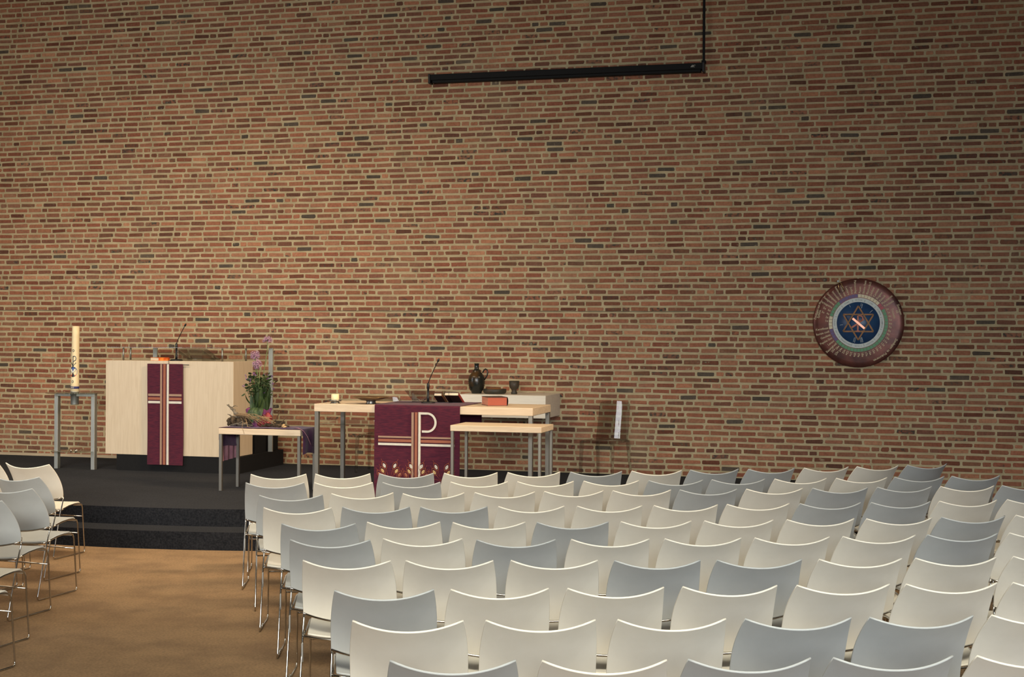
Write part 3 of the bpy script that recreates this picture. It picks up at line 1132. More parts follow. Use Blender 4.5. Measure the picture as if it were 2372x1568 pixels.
# things on the long table
t = sthing('pillar_candle', 'short pale yellow candle on the left end of the long table', 'candle', -5.541, 3.04, 1.303)
wx = MB().lathe([(0, 0), (.040, 0), (.041, .004), (.0405, .056), (.036, .061), (.012, .057), (0, .056)], 24).build('wax_body', M['wax'], t)
MB().tube([(0, 0, .055), (.001, 0, .066)], .0012, 6).build('wick', M['black'], wx)
t = sthing('candle_dish', 'dark footed dish under the short yellow candle', 'dish', -5.541, 3.04, 1.268)
MB().lathe([(0, 0), (.052, 0), (.054, .006), (.040, .012), (.040, .018), (.063, .022), (.067, .036), (.062, .036), (.058, .030), (0, .030)], 28).build('dish_body', M['pewter'], t)
t = sthing('offering_bowl', 'wide shallow bronze bowl on a small foot on the long table', 'bowl', -5.166, 3.0, 1.268)
MB().lathe([(.02, .03), (.10, .038), (.185, .066), (.191, .070), (.187, .0745), (.10, .046), (0, .040)], 40).build('bowl_body', M['bowl'], t)
MB().lathe([(0, 0), (.052, 0), (.053, .008), (.046, .020), (.052, .032), (0, .032)], 28).build('foot', M['pewter'], t)

# wall-hung shelf and its ceramics
t = sthing('wall_shelf', 'thick pale wooden block shelf hung on the brick wall', 'shelf', -4.41, .012, 1.015)
MB().box(-.52, .525, -.73, -.0, 0, .265, bev=.004).build('block', M['pale'], t)
t = sthing('ceramic_jug', 'dark glazed ribbed jug with looped handle on the wall shelf', 'jug', -4.80, .45, 1.28)
prof = [(0, 0), (.058, 0), (.063, .02)]
for i in range(19):
    z = .03 + i * .0125
    q = (z - .02) / .25
    r_ = .064 + .036 * math.sin(min(1, max(0, q * 1.02)) * PI) ** .75 - (.026 * max(0, q - .72) / .28)
    prof.append((r_ + (.0022 if i % 2 else -.0022), z))
prof += [(.050, .272), (.034, .283), (.027, .292), (.026, .33), (.029, .352), (.031, .356), (.027, .356), (.022, .33), (0, .325)]
MB().lathe(prof, 36).build('jug_body', M['glaze'], t)
MB().tube([(.028 + .045, 0, .245), (.088, 0, .275), (.108, 0, .292), (.128, 0, .28), (.136, 0, .25), (.130, 0, .215), (.112, 0, .185), (.098, 0, .165)],
          [.008, .008, .0085, .0085, .0085, .008, .008, .007], 10).build('handle', M['glaze'], t)
t = sthing('bread_plate', 'low round dark ceramic dish beside the jug', 'dish', -4.575, .45, 1.28)
MB().lathe([(0, 0), (.11, 0), (.130, .010), (.138, .030), (.137, .056), (.130, .058), (.126, .040), (0, .036)], 36).build('dish_body', M['stoneware'], t)


def loaf(u, v):
    a, q = u * 2 * PI, v
    r_ = .10 * math.sin(PI * .5 * (1 - q) + .0001)
    return (r_ * math.cos(a) * 1.05, r_ * math.sin(a), .042 + .034 * math.sin(q * PI / 2) + .003 * math.sin(a * 3 + q * 9))


MB().grid(loaf, 24, 6).build('loaf', M['cover_brown'], t)
t = sthing('goblet', 'dark stoneware goblet at the right of the dish on the wall shelf', 'goblet', -4.338, .45, 1.28)
MB().lathe([(0, 0), (.037, 0), (.037, .018), (.030, .030), (.031, .055), (.052, .072), (.059, .10), (.061, .155), (.057, .155), (.053, .10), (0, .075)], 32).build('cup', M['stoneware'], t)

# ------------------------------------------------------------------ paschal candle and its steel stand
t = sthing('candle_stand', 'tall steel stand with round glass tops holding the big candle', 'candle stand', -9.545, 1.46, SZ)
MB().lathe([(.055, .914), (.335, .914), (.338, .918), (.335, .923), (.055, .923)], 48).build('top_disc', M['glass'], t)
ld = MB().lathe([(0, .212), (.27, .212), (.272, .216), (.27, .220), (0, .220)], 48).build('lower_disc', M['glass'], t)
for sx in (-1, 1):
    Mx = rz(R(-12) if sx < 0 else R(14))
    x0 = .262 if sx > 0 else .235
    MB().box(sx * x0 - .024, sx * x0 + .024, -.03, .03, 0, .875, M=None, bev=.002).build('leg', M['light_steel'], t)
    MB().box(min(sx * .04, sx * (x0 + .024)), max(sx * .04, sx * (x0 + .024)), -.03, .03, .875, .913, bev=.002).build('arm', M['light_steel'], t)
MB().lathe([(0, .775), (.046, .775), (.048, .78), (.048, .925), (.055, .928), (.055, .935), (0, .93)], 28).build('socket', M['light_steel'], t)
for a in (R(80), R(200), R(-40)):
    MB().tube([(.04 * math.cos(a), .04 * math.sin(a), .20), (.04 * math.cos(a), .04 * math.sin(a), .235)], .008, 8).build('glass_clip', M['chrome'], ld)
t = sthing('paschal_candle', 'tall ivory easter candle with coloured wax emblem and blue band', 'candle', -9.545, 1.46, SZ + .935)
LEAN = .012


def cm(z):
    return LEAN * z / .79


pts = [(cm(z), 0, z) for z in np.linspace(0, .785, 8)]
candle_body = MB().tube(pts, [.0505 - .0075 * i / 7 for i in range(8)], 28).build('wax_body', M['ivory'], t)
b = MB()
b.tube([(cm(.035), 0, .032), (cm(.06), 0, .060)], .0515, 28, 0)
year_band = b.build('year_band', M['navy'], t)


def on_candle(x, z, out=.0012):
    r_ = .0505 - .0075 * z / .785 + out
    return (cm(z) + r_ * math.sin(x / r_), -r_ * math.cos(x / r_), z)


def stroke(b, pts2, w, mi, out=.0008):
    P = [on_candle(x, z, out) for x, z in pts2]
    b.tube(P, w / 2, 6, mi)


def patch(b, poly, mi, out=.0015):
    b.add([on_candle(x, z, out) for x, z in poly], [tuple(range(len(poly)))], mi)


b = MB()
# disc: blue sides, white dove, red and dark lower half
for k_ in range(24):
    a0, a1 = 2 * PI * k_ / 24, 2 * PI * (k_ + 1) / 24
    am = math.degrees((a0 + a1) / 2)
    mi = 0 if 0 <= am < 215 else (1 if am < 262 else (2 if am < 300 else (1 if am < 330 else 0)))
    patch(b, [(0, .235), (.054 * math.sin(-a0 + PI / 2), .235 + .062 * math.cos(-a0 + PI / 2)),
              (.054 * math.sin(-a1 + PI / 2), .235 + .062 * math.cos(-a1 + PI / 2))], mi)
stroke(b, [(-.036, .275), (-.026, .245), (-.008, .232), (0, .238), (.008, .232), (.026, .245), (.034, .275)], .010, 3, .002)
stroke(b, [(0, .222), (0, .246)], .016, 3, .002)
stroke(b, [(-.032, .345), (0, .305), (.040, .262)], .0095, 4, .002)
stroke(b, [(.036, .345), (0, .305), (-.040, .262)], .0095, 4, .002)
stroke(b, [(0, .29), (0, .425)], .011, 4, .002)
stroke(b, [(0, .42), (.014, .425), (.030, .415), (.036, .395), (.028, .372), (.004, .362)], .0095, 4, .002)
for z_ in (.490, .118):
    stroke(b, [(.011 * math.cos(a), z_ + .013 * math.sin(a)) for a in np.linspace(0, 2 * PI, 13)], .007, 4, .001)
b.build('emblem', [M['blue'], M['red'], M['black'], M['wheel_white'], M['dark_steel']], candle_body)

# ------------------------------------------------------------------ projection screen case
t = sthing('screen_case', 'long black projection screen case high on the brick wall', 'projection screen', -3.853, .0, 5.04)
hs_ = MB().box(-1.66, 1.66, -.115, -.012, .035, .108, bev=.006).build('housing', M['blackmetal'], t)
MB().box(-1.64, 1.64, -.10, -.03, .004, .037, bev=.004).build('slot_bar', M['blackmetal'], t)
for sx in (-1, 1):
    MB().box(sx * 1.672 - .014, sx * 1.672 + .014, -.122, -.01, -.002, .114, bev=.004).build('end_cap', M['black'], hs_)
b = MB()
for x0 in (-.022, -.006):
    b.add([(1.545 + x0, -.1162, .060), (1.545 + x0 + .012, -.1162, .060), (1.545 + x0 + .030, -.1162, .085), (1.545 + x0 + .018, -.1162, .085)], [(0, 1, 2, 3)])
b.box(1.556, 1.572, -.1162, -.1155, .060, .065)
b.box(1.562, 1.58, -.1162, -.1155, .080, .085)
b.build('badge', M['badge'], hs_)
t = sthing('cable_conduit', 'black vertical pole rising from the right end of the screen case', 'conduit', -2.185, .0, 5.155)
MB().box(-.013, .013, -.06, -.03, -.003, ZC - 5.156, bev=.003).build('pipe', M['blackmetal'], t)
MB().box(-.024, .024, -.065, -.008, -.002, .03, bev=.003).build('bracket', M['blackmetal'], t)

# ------------------------------------------------------------------ copper church-year wheel on the wall
WC = (-.4155, 0, 2.136)
t = sthing('liturgical_year_wheel', 'round copper calendar wheel with blue star disc and cream lettering on brick', 'wall disc', WC[0], WC[1], WC[2])
RXw = Matrix.Rotation(PI / 2, 4, 'X')          # lathe axis z -> out of the wall (-y)


def face(r, an):                               # clockwise angle from the top
    return (r * math.sin(an), r * math.cos(an))


b = MB()
b.lathe([(0, .055), (.30, .055), (.44, .052), (.485, .045), (.497, .036), (.504, .03), (.504, .024), (.49, .024), (.47, .03), (0, .03)], 72, M=RXw)
b.build('disc', M['copper'], t)
MB().lathe([(0, .006), (.16, .006), (.16, .031), (0, .031)], 32, M=RXw).build('wall_mount', M['blackmetal'], t)


def flatring(b, r0, r1, a0, a1, y, mi, n=4, th=.002):
    for i in range(n):
        p, q = a0 + (a1 - a0) * i / n, a0 + (a1 - a0) * (i + 1) / n
        pts = [face(r0, p), face(r1, p), face(r1, q), face(r0, q)]
        vs = [(x, -y, z) for x, z in pts] + [(x, -y + th, z) for x, z in pts]
        b.add(vs, [(0, 1, 2, 3), (0, 4, 5, 1), (1, 5, 6, 2), (2, 6, 7, 3), (3, 7, 4, 0)], mi)


b = MB()
for i in range(53):
    a0 = R(-1.2 + i * 360 / 53.0 + .35)
    a1 = R(-1.2 + (i + 1) * 360 / 53.0 - .35)
    mi = 0 if i < 7 else (1 if i < 9 else (2 if i < 34 else (3 if i < 38 else (0 if i < 42 else (2 if i < 47 else 3)))))
    flatring(b, .290, .326, a0, a1, .0575, mi, 2)
b.build('week_ring', [M['wheel_cream'], M['wheel_red'], M['green'], M['wheel_purple']], t)
b = MB()
flatring(b, .238, .284, 0, 2 * PI, .058, 0, 72)
for i in range(12):
    a = R(15.8 + 30 * i)
    flatring(b, .242, .270, a - .006, a + .006, .0590, 1, 1, .001)
month_ring = b.build('month_ring', [M['wheel_white'], M['ink']], t)
b = MB()
b.lathe([(0, .0575), (.237, .0575), (.237, .055)], 64, M=RXw)
star_disc = b.build('star_disc', M['wheel_blue'], t)
b = MB()


def barseg(b, p, q, w, y0, y1, mi=0):
    p, q = Vector(p), Vector(q)
    dr = (q - p).normalized()
    n = Vector((-dr.y, dr.x)) * (w / 2)
    c = [p - n, q - n, q + n, p + n]
    vs = [(v.x, -y1, v.y) for v in c] + [(v.x, -y0, v.y) for v in c]
    b.add(vs, [(0, 1, 2, 3), (0, 4, 5, 1), (1, 5, 6, 2), (2, 6, 7, 3), (3, 7, 4, 0)], mi)


for k_ in (0, 1):
    tri = [face(.192, R(a + 180 * k_)) for a in (0, 120, 240)]
    for i in range(3):
        barseg(b, tri[i], tri[(i + 1) % 3], .017, .0575, .066 + .003 * k_)
b.build('star', M['bronze'], star_disc)
b = MB()
barseg(b, (-.062, .052), (.070, -.062), .024, .066, .082, 1)  # same copper bar as the rest, its bright highlight painted on
barseg(b, (-.070, -.052), (.064, .044), .018, .066, .076)
barseg(b, (-.004, -.088), (-.004, .082), .018, .066, .076)
pl = [(.0 + .0, .080), (.022, .082), (.045, .072), (.050, .050), (.040, .028), (.006, .018)]
for p, q in zip(pl, pl[1:]):
    barseg(b, p, q, .013, .066, .076)
barseg(b, (-.026, -.092), (.018, -.092), .012, .066, .076)
b.build('monogram', [M['mono_copper'], M['highlight_copper']], star_disc)
b = MB()
for a, r0, r1 in ((8, .19, .225), (12, .17, .222), (-26, .20, .225), (47, .17, .215), (263, .17, .205), (166, .165, .225), (169, .165, .225),
                  (172.5, .17, .222), (190, .165, .225), (194, .17, .222)):
    barseg(b, face(r0, R(a)), face(r1, R(a)), .0032, .0575, .0585)
b.build('tick_marks', M['wheel_white'], star_disc)
b = MB()
q = R(-25.5)
cx_, cz_ = face(.525, q)
b.tube([(cx_, -.05, cz_), (cx_, -.072, cz_)], .012, 12, 1)
b.tube([(cx_ + .018, -.03, cz_ - .028), (cx_ + .006, -.070, cz_ - .022), (cx_ + .004, -.074, cz_ - .05), (cx_ + .02, -.075, cz_ - .13), ], .005, 8, 0)
b.tube([(cx_ + .018, -.06, cz_ - .018), (cx_ + .036, -.073, cz_ - .028), (cx_ + .055, -.075, cz_ - .065), (cx_ + .075, -.072, cz_ - .115)], .005, 8, 0)
b.build('pointer', [M['brass'], M['wheel_white']], t)

_tc = {}


def text_mesh(s):
    if s not in _tc:
        cu = bpy.data.curves.new('t', 'FONT')
        cu.body = s
        cu.size = 1.0
        cu.resolution_u = 2
        cu.offset = 0.018
        o = bpy.data.objects.new('t', cu)
        COL.objects.link(o)
        bpy.context.view_layer.update()
        dg = bpy.context.evaluated_depsgraph_get()
        me = bpy.data.meshes.new_from_object(o.evaluated_get(dg))
        vs = [tuple(v.co) for v in me.vertices]
        fs = [tuple(p.vertices) for p in me.polygons]
        bpy.data.objects.remove(o, do_unlink=True)
        bpy.data.curves.remove(cu)
        bpy.data.meshes.remove(me)
        w = max((v[0] for v in vs), default=0)
        _tc[s] = (vs, fs, w)
    return _tc[s]


def put_text(b, s, size, pos, ang, y, mi=0, anchor='l', sxy=1.0):
    """ang: reading direction, degrees counter-clockwise from the x axis, seen from the front"""
    vs, fs, w = text_mesh(s)
    ca, sa = math.cos(R(ang)), math.sin(R(ang))
    ox = {'l': 0, 'r': -w, 'c': -w / 2}[anchor] * sxy
    out = []
    for x, z, _ in vs:
        x = (x * sxy + ox) * size
        z = (z - .35) * size
        out.append((pos[0] + x * ca - z * sa, -y, pos[1] + x * sa + z * ca))
    b.add(out, fs, mi)




def put_word(name, s, size, pos, ang, y, anchor='l', sxy=1.0, m_='letters'):
    b = MB()
    put_text(b, s, size, pos, ang, y, 0, anchor, sxy)
    b.build(name, M[m_], t)


words = {0: 'Pasen', 1: 'Beloken Pasen', 2: 'Misericordia D.', 3: 'Jubilate', 4: 'Cantate', 5: 'Rogate', 6: 'Exaudi', 7: 'Pinksteren', 8: 'Trinitatis',
         33: 'Eeuwigheid', 34: 'Levavi', 35: 'Populus Sion', 36: 'Gaudete', 37: 'Rorate coeli', 38: 'Kerstfeest', 40: '1e', 41: '2e', 42: '4e', 43: '6e',
         44: 'Septuagesima', 45: 'Sexagesima', 46: 'Quinquagesima', 47: 'Invocabit', 48: 'Reminiscere', 49: 'Oculi mei', 50: 'Laetare', 51: 'Judica',
         52: 'Palmzondag', 32: '26e'}
for i in range(9, 32):
    words[i] = '%de' % (i - 7)
for i, s in words.items():
    a = -1.2 + (i + .5) * 360 / 53.0
    p = face(.336, R(a))
    mx_ = .150 / (text_mesh(s)[2] * .034)
    sx_ = min(1.0, mx_)
    if a < 200 and i < 33:
        put_word('feast_name', s, .034, p, 90 - a, .0565, 'l', sx_)
    else:
        put_word('feast_name', s, .034, p, 90 - a + 180, .0565, 'r', sx_)
for i, s in ((42, '3e'), (43, '5e'), (31, '23e'), (32, '25e')):
    a = -1.2 + (i + .5) * 360 / 53.0 + (0 if i > 40 else 2)
    put_word('feast_name', s, .034, face(.393, R(a)), 90 - a + 180, .0565, 'r')
put_word('caption', 'Zondagen van de', .036, face(.476, R(287)), 74, .0535, 'c', .85)
put_word('caption', 'Epifanie', .036, face(.448, R(283)), 76, .0555, 'c', .85)
put_word('caption', 'Zondagen', .036, face(.476, R(71)), -72, .0535, 'c', .85)
put_word('caption', 'na', .036, face(.445, R(73)), -72, .0545, 'c')
put_word('caption', 'Trinitatis', .036, face(.400, R(74)), -74, .0560, 'c', .9)
s = 'Zondagen na Pinksteren'
b = MB()
for i, ch in enumerate(s):
    a = 112 + i * 2.05 + 2
    if ch != ' ':
        put_text(b, ch, .036, face(.458, R(a)), -a, .0540, 0, 'c')
b.build('caption', M['letters'], t)
for i, s in enumerate(('NISAN', 'IJAR', 'SIWAN', 'TAMMOEZ', 'AV', 'ELLOEL', 'TISJRI', 'CHESJWAN', 'KISLEW', 'TEVET', 'SJEVAT', 'ADAR')):
    n_ = len(s)
    b = MB()
    for k_, ch in enumerate(s):
        a = .8 + 30 * i + (k_ - (n_ - 1) / 2) * 3.4
        put_text(b, ch, .017, face(.262, R(a)), -a, .0592, 0, 'c')
    b.build('month_name', M['ink'], month_ring)

b = MB()
put_text(b, '2017', .022, (cm(.047), .046), 0, .0528, 0, 'c')
b.build('year_figures', M['wheel_cream'], year_band)

# ------------------------------------------------------------------ flower arrangement on its table
t = sthing('violet_table_cloth', 'violet cloth lying over the flower table and hanging from both ends', 'cloth', -6.373, 2.85, .986)
b = MB()
pth = [(-.450, -.20), (-.4690, -.12), (-.4690, -.02), (-.470, .002), (-.455, .006), (-.2, .005), (0, .006), (.25, .005), (.44, .006), (.465, .004), (.4735, -.01), (.478, -.12), (.474, -.255)]


def vc(u, v):
    f = u * (len(pth) - 1)
    i = min(int(f), len(pth) - 2)
    q = f - i
    x = pth[i][0] * (1 - q) + pth[i + 1][0] * q
    z = pth[i][1] * (1 - q) + pth[i + 1][1] * q
    y = -.195 + .40 * v
    if z > -.01 and -.44 < x < .44:
        y += .012 * math.sin(x * 16) * (1 - v) + .01
        z += .002 + .002 * math.sin(x * 30 + v * 6)
    elif z < -.03:
        x += (.008 * math.sin(v * 13) + .006) * (1 if x > 0 else 0)
        z += .012 * math.sin(v * 5) * (-z) * 4
    return (x, y, z)


b.grid(vc, 48, 14, 0, th=.003)
b.build('cloth', M['violet'], t)
b = MB()


def dr(u, v):
    return (-.462 + .006 * math.sin(u * 14), -.155 + .355 * u, -.06 - v * (.19 - .07 * u * u) - .0)


def gz(u, v):
    return (-.460 + .008 * math.sin(u * 20), -.155 + .355 * u, -.19 - v * .165 * (1 - .1 * u))


b.grid(gz, 18, 8, 0, th=.002)
b.build('gauze_under_layer', M['gauze'], t)
b = MB()
b.tube([(.455, -.20, .010), (.485, -.19, -.01), (.500, -.13, -.07), (.505, -.06, -.15), (.505, -.02, -.18)], [.006, .012, .016, .010, .002], 7, flat=.3)
b.tube([(.36, -.15, .014), (.42, -.18, .018), (.455, -.20, .010)], [.004, .010, .006], 7, flat=.4)
b.build('gauze_scarf', M['gauze'], t)

rnd = random.Random(4)
t = sthing('wrapped_flower_pot', 'pot wrapped in magenta and red tissue with lilac ornamental onions and leaves', 'flower pot', -6.49, 2.80, .994)


def wrap(b, cx, cz0, r0, r1, h, mi, ph):
    def fn(u, v):
        a = u * 2 * PI
        r_ = r0 + (r1 - r0) * v + .012 * math.sin(a * 7 + ph) * v + .006 * math.sin(a * 13 + v * 5)
        return (cx + r_ * math.cos(a), r_ * math.sin(a), cz0 + h * v + .012 * math.sin(a * 5 + ph) * v)
    b.grid(fn, 48, 8, mi, th=.003)


b = MB()
wrap(b, -.015, .0, .085, .125, .185, 0, 0)
b.lathe([(0, .0), (.07, .0), (.10, .12), (0, .12)], 20, 0)
b.build('tissue_wrap', M['magenta'], t)
b = MB()
for cx, cy, cz, rr in ((.085, -.03, .09, .058), (.10, -.05, .035, .045), (.06, -.07, .055, .05)):
    def bl(u, v, cx=cx, cy=cy, cz=cz, rr=rr):
        a, e = u * 2 * PI, (v - .5) * PI * .98
        q = rr * (1 + .16 * math.sin(a * 4 + e * 3) + .1 * math.sin(a * 9 + cz * 50))
        return (cx + q * math.cos(e) * math.cos(a), cy + q * math.cos(e) * math.sin(a), cz + q * math.sin(e))
    b.grid(bl, 24, 12, 0)
b.build('red_tissue', M['red_wrap'], t)


def leaf(b, base, tip, wd, bend, mi=0, side=None):
    base, tip = Vector(base), Vector(tip)
    ax = tip - base
    sd = side or Vector((rnd.uniform(-1, 1), rnd.uniform(-1, 1), 0))
    sd = (sd - ax.normalized() * sd.dot(ax.normalized())).normalized()
    up = ax.cross(sd).normalized()

    def fn(u, v):
        w = wd * math.sin(PI * min(.999, max(.001, v)) ** .8) ** .9
        p = base + ax * v + up * (bend * math.sin(PI * v)) + sd * ((u - .5) * w) - up * (abs(u - .5) * w * .35)
        return p
    b.grid(fn, 4, 8, mi)


b = MB()
for i in range(64):          # broad basal leaves
    a = rnd.uniform(0, 2 * PI)
    r0, r1 = rnd.uniform(0, .05), rnd.uniform(.02, .125)
    h = rnd.uniform(.20, .40)
    leaf(b, (r0 * math.cos(a), r0 * math.sin(a), .06), (r1 * math.cos(a), r1 * math.sin(a), .06 + h), rnd.uniform(.045, .075), rnd.uniform(-.03, .03))
for sx, sy, ex, ez in ((-.02, -.09, -.06, .09), (.02, -.10, .05, .05), (-.03, -.10, -.01, .04), (.04, -.09, .09, .12), (.0, -.10, .02, .09), (-.01, -.11, -.04, .06)):
    leaf(b, (sx, sy, .21), (ex, -.16, ez), .075, .03, side=Vector((1, 0, 0)))
leaf(b, (-.08, -.02, .22), (-.15, -.05, .345), .028, .02, side=Vector((0, 1, .3)))
b.build('foliage', M['leaf'], t)
b = MB()
tops = []
for i in range(60):          # small-leaved stems above
    a = rnd.uniform(0, 2 * PI)
    r1 = rnd.uniform(.02, .155)
    x, y = r1 * math.cos(a), r1 * math.sin(a) * .8
    z = rnd.uniform(.36, .56)
    for k_ in range(3):
        a2 = rnd.uniform(0, 2 * PI)
        p = (x + rnd.uniform(-.015, .015), y, z - k_ * .03)
        leaf(b, p, (p[0] + .052 * math.cos(a2), p[1] + .052 * math.sin(a2), p[2] + rnd.uniform(-.025, .03)), .034, .006)
    b.tube([(x * .3, y * .3, .15), (x * .7, y * .7, z - .12), (x, y, z)], .0022, 5)
b.build('leafy_stems', M['leaf'], t)
b = MB()
for x, y, z in ((-.165, -.03, .435), (-.18, -.03, .42), (-.145, -.02, .50), (-.155, -.02, .535), (-.055, -.02, .545), (-.075, .0, .56), (-.035, -.03, .55), (.055, -.02, .55),
                (.075, .01, .54), (.145, -.02, .53), (.15, -.02, .45), (.065, -.04, .36), (.155, 0, .40), (-.105, -.03, .48), (-.09, -.05, .50), (.10, -.03, .51)):
    for k_ in range(5):
        a2 = k_ * 2 * PI / 5 + x * 40
        leaf(b, (x, y, z), (x + .018 * math.cos(a2), y + .012 * math.sin(a2), z + .016 * math.sin(a2 * 1.3)), .011, .002)
b.build('violet_blossoms', M['violet_petal'], t)
for hx, hy, hz, path_ in ((.082, .0, .908, [(-.01, 0, .1), (.02, 0, .45), (.055, 0, .66), (.08, 0, .80), (.082, 0, .87)]),
                          (-.058, .0, .752, [(-.02, 0, .1), (-.04, 0, .5), (-.055, 0, .65), (-.058, 0, .71)]),
                          (-.018, -.04, .655, [(0, 0, .1), (-.01, -.02, .4), (-.018, -.04, .61)])):
    fl = MB()
    for k_ in range(150):
        u_, v_ = rnd.uniform(-1, 1), rnd.uniform(0, 2 * PI)
        if hz > .9 and u_ < -.35:
            continue
        q = math.sqrt(1 - u_ * u_)
        n_ = Vector((q * math.cos(v_), q * math.sin(v_), u_))
        c = Vector((hx, hy, hz)) + n_ * rnd.uniform(.038, .054)
        tn = n_.orthogonal().normalized()
        bt = n_.cross(tn)
        s_ = .0065
        fl.add([c + tn * s_, c + bt * s_, c - tn * s_, c - bt * s_, c + n_ * .005], [(0, 1, 4), (1, 2, 4), (2, 3, 4), (3, 0, 4), (3, 2, 1, 0)])
        fl.tube([Vector((hx, hy, hz)), c], .0009, 4)
    st_ = MB().tube(path_ + [(hx, hy, hz)], .0042, 7).build('stem', M['stem'], t)
    fl.build('onion_flower_head', M['lilac'], st_)
MB().tube([(0.0, -.02, .2), (.012, -.05, .45), (.030, -.07, .635)], [.0055, .005, .0045], 7).build('stem', M['stem'], t)


# wood, twigs and bark around the pot
def limb(b, pts, rr, n=9, mi=0):
    P, Q = [], []
    for i in range(len(pts) - 1):
        for k_ in range(4):
            q = k_ / 4
            p = Vector(pts[i]).lerp(Vector(pts[i + 1]), q)
            P.append(p + Vector([rnd.uniform(-1, 1) * rr[i] * .34 for _ in range(3)]))
            Q.append((rr[i] * (1 - q) + rr[i + 1] * q) * rnd.uniform(.72, 1.15))
    P.append(Vector(pts[-1]))
    Q.append(rr[-1])
    b.tube(P, Q, n, mi)


gx = lambda px: (px - 600) / 217.0                 # pixels along the table -> metres from its centre area
gz_ = lambda py: (991.5 - py) / 217.0
t = sthing('forked_branch', 'grey forked branch rising to the left of the flower pot', 'branch', -6.53, 2.86, .996)
b = MB()
limb(b, [(gx(573), -.03, gz_(974)), (gx(560), -.03, gz_(963)), (gx(548), -.02, gz_(952)), (gx(532), 0, gz_(943))], [.020, .022, .017, .005])
limb(b, [(gx(556), -.03, gz_(959)), (gx(545), -.03, gz_(951)), (gx(538), -.02, gz_(941))], [.010, .008, .004])
limb(b, [(gx(546), -.02, gz_(949)), (gx(552), 0, gz_(945)), (gx(557), .02, gz_(946))], [.006, .005, .002])
limb(b, [(gx(562), -.02, gz_(970)), (gx(550), -.04, gz_(969)), (gx(539), -.05, gz_(964))], [.011, .009, .004])
b.build('branch', M['grey_bark'], t)
t = sthing('driftwood_log', 'dark curved piece of bark wood at the left of the violet cloth', 'log', -6.53, 2.88, .996)
b = MB()
limb(b, [(gx(537), 0, .016), (gx(545), -.02, .045), (gx(556), -.03, .075), (gx(566), -.02, .070)], [.016, .036, .040, .020])
b.build('log', M['bark'], t)
t = sthing('bark_stump', 'brown bark stump leaning beside the dark log', 'log', -6.53, 2.90, .996)
b = MB()
limb(b, [(gx(556), -.0, .018), (gx(566), -.0, .052), (gx(577), .01, .080), (gx(590), .02, .050), (gx(597), .02, .02)], [.016, .040, .036, .026, .012])
b.build('log', M['bark'], t)
t = sthing('broken_branch', 'crooked dark branch end lying in front of the stumps', 'branch', -6.53, 2.93, .996)
b = MB()
limb(b, [(gx(548), 0, .012), (gx(568), -.02, .030), (gx(590), -.01, .022), (gx(606), .0, .014)], [.008, .014, .013, .006])
limb(b, [(gx(570), -.02, .03), (gx(581), -.04, .055), (gx(588), -.05, .048)], [.009, .007, .003])
b.build('branch', M['grey_bark'], t)
t = sthing('twig_bundle', 'bundle of dry thin twigs laid across the wood, hanging over the table edge', 'twigs', -6.53, 2.92, 1.0)
b = MB()
for i in range(60):
    y0 = rnd.uniform(-.05, .03)
    x0 = gx(rnd.uniform(562, 580))
    z0 = gz_(rnd.uniform(963, 969))
    x1 = gx(rnd.uniform(595, 660))
    z1 = gz_(rnd.uniform(966, 986))
    xm, zm = (x0 + x1) / 2, max(z0, z1) + rnd.uniform(-.01, .02)
    b.tube([(x0, y0, z0), (x0 * .6 + xm * .4, y0 - .01, (z0 + zm) / 2 + .004), (xm, y0 - .01, zm), (x1, y0 - rnd.uniform(0, .05), z1)],
           rnd.uniform(.0011, .0026), 5)
for xs in ((575, 588, 594, 600), (585, 596, 604, 614), (578, 594, 606, 612)):
    zs = (968, 976, 990, 990) if xs[0] != 575 else (968, 980, 991, 1006)
    ys = (-.03, -.08, -.14, -.16) if xs[0] != 575 else (-.03, -.09, -.168, -.172)
    b.tube([(gx(x), y, gz_(z)) for x, y, z in zip(xs, ys, zs)], .0018, 5)
b.build('twigs', M['twig'], t)
t = sthing('mossy_branch', 'dark mossy branch with upright forks right of the pot', 'branch', -6.53, 2.88, .998)
b = MB()
limb(b, [(gx(612), .0, .02), (gx(640), -.02, .024), (gx(668), -.03, .020), (gx(690), -.02, .014)], [.015, .018, .015, .007])
limb(b, [(gx(652), -.02, .04), (gx(658), 0, gz_(972)), (gx(665), .0, gz_(956))], [.007, .006, .003])
limb(b, [(gx(667), -.03, .025), (gx(676), -.02, gz_(977)), (gx(684), -.02, gz_(967))], [.007, .006, .002])
limb(b, [(gx(678), -.02, gz_(977)), (gx(679), .0, gz_(984))], [.005, .003])
for i in range(40):
    x = gx(rnd.uniform(620, 690))
    y = rnd.uniform(-.10, .03)
    b.tube([(x, y, .004), (x + rnd.uniform(-.05, .05), y + rnd.uniform(-.03, .03), rnd.uniform(.01, .04))], .0022, 4)
b.build('branch', M['bark'], t)
t = sthing('dried_leaf', 'curled tan dried leaf at the right end of the branches', 'leaf', -6.53, 2.88, .998)
b = MB()
leaf(b, (gx(680), -.10, .012), (gx(690), -.11, .040), .030, .010, side=Vector((.4, .2, 1)))
leaf(b, (gx(684), -.11, .010), (gx(695), -.12, .015), .022, .010, side=Vector((.2, .5, 1)))
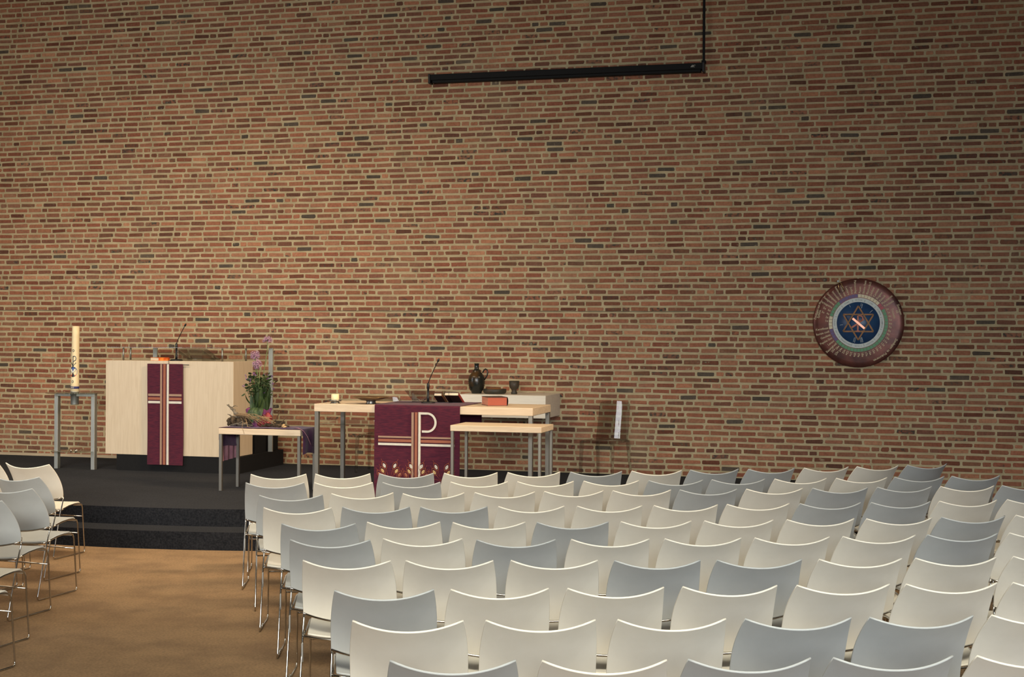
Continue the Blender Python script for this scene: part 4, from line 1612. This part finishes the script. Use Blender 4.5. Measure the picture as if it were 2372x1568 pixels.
b.build('leaf_blade', M['dry_leaf'], t)


# ------------------------------------------------------------------ transparent chairs
def clear_chair(label, s, d, rot, first=None):
    t = sthing('transparent_chair', label, 'chair', s, d, SZ, rot, 'clear acrylic chairs on the stage')
    kids = []

    def st(u, v):
        x = (u - .5) * 2
        y = (v - .5) * 2
        ex = .215 * x * (1 - .07 * (y < 0) * abs(y))
        ey = .215 * y
        e = max(abs(x), abs(y))
        z = .455 - .006 * (1 - x * x) * (1 - y * y) - (.034 * max(0, (e - .90) / .10) ** 1.0)
        return (ex, ey, z)
    kids.append(MB().grid(st, 24, 24, th=.006).build('seat', M['acrylic'], t))

    def bk(u, v):
        x = (u - .5) * 2
        w = .205 - .012 * v
        cr = max(0, (v - .90) / .10)
        w = w * (1 - .10 * cr * cr)
        return (w * x, .195 + .075 * v - .030 * (1 - x * x) * -1 - .02, .455 + .43 * v - .012 * cr * abs(x) ** 4)
    kids.append(MB().grid(bk, 16, 16, th=.006).build('backrest', M['acrylic'], t))
    for sx, sy, ex, ey in ((-1, -1, -.205, -.215), (1, -1, .205, -.215), (-1, 1, -.215, .245), (1, 1, .215, .245)):
        a = Vector((sx * .195, sy * .195, .445))
        e = Vector((ex, ey, 0))
        lg = MB()
        vs = []
        for q in np.linspace(0, 1, 5):
            c = a.lerp(e, float(q))
            w = .019 - .007 * q
            vs += [(c.x - w, c.y - w, c.z), (c.x + w, c.y - w, c.z), (c.x + w, c.y + w, c.z), (c.x - w, c.y + w, c.z)]
        fs = [(0, 1, 2, 3), (19, 18, 17, 16)]
        for k_ in range(4):
            for m_ in range(4):
                fs.append((k_ * 4 + m_, k_ * 4 + 4 + m_, k_ * 4 + 4 + (m_ + 1) % 4, k_ * 4 + (m_ + 1) % 4))
        lg.add(vs, fs)
        kids.append(lg.build('leg', M['acrylic'], t))
    return t


clear_chair('transparent acrylic chair standing alone right of the tables by the wall', -3.22, .58, -R(16))
clear_chair('transparent acrylic chair half hidden behind the long table', -5.965, .62, 0)
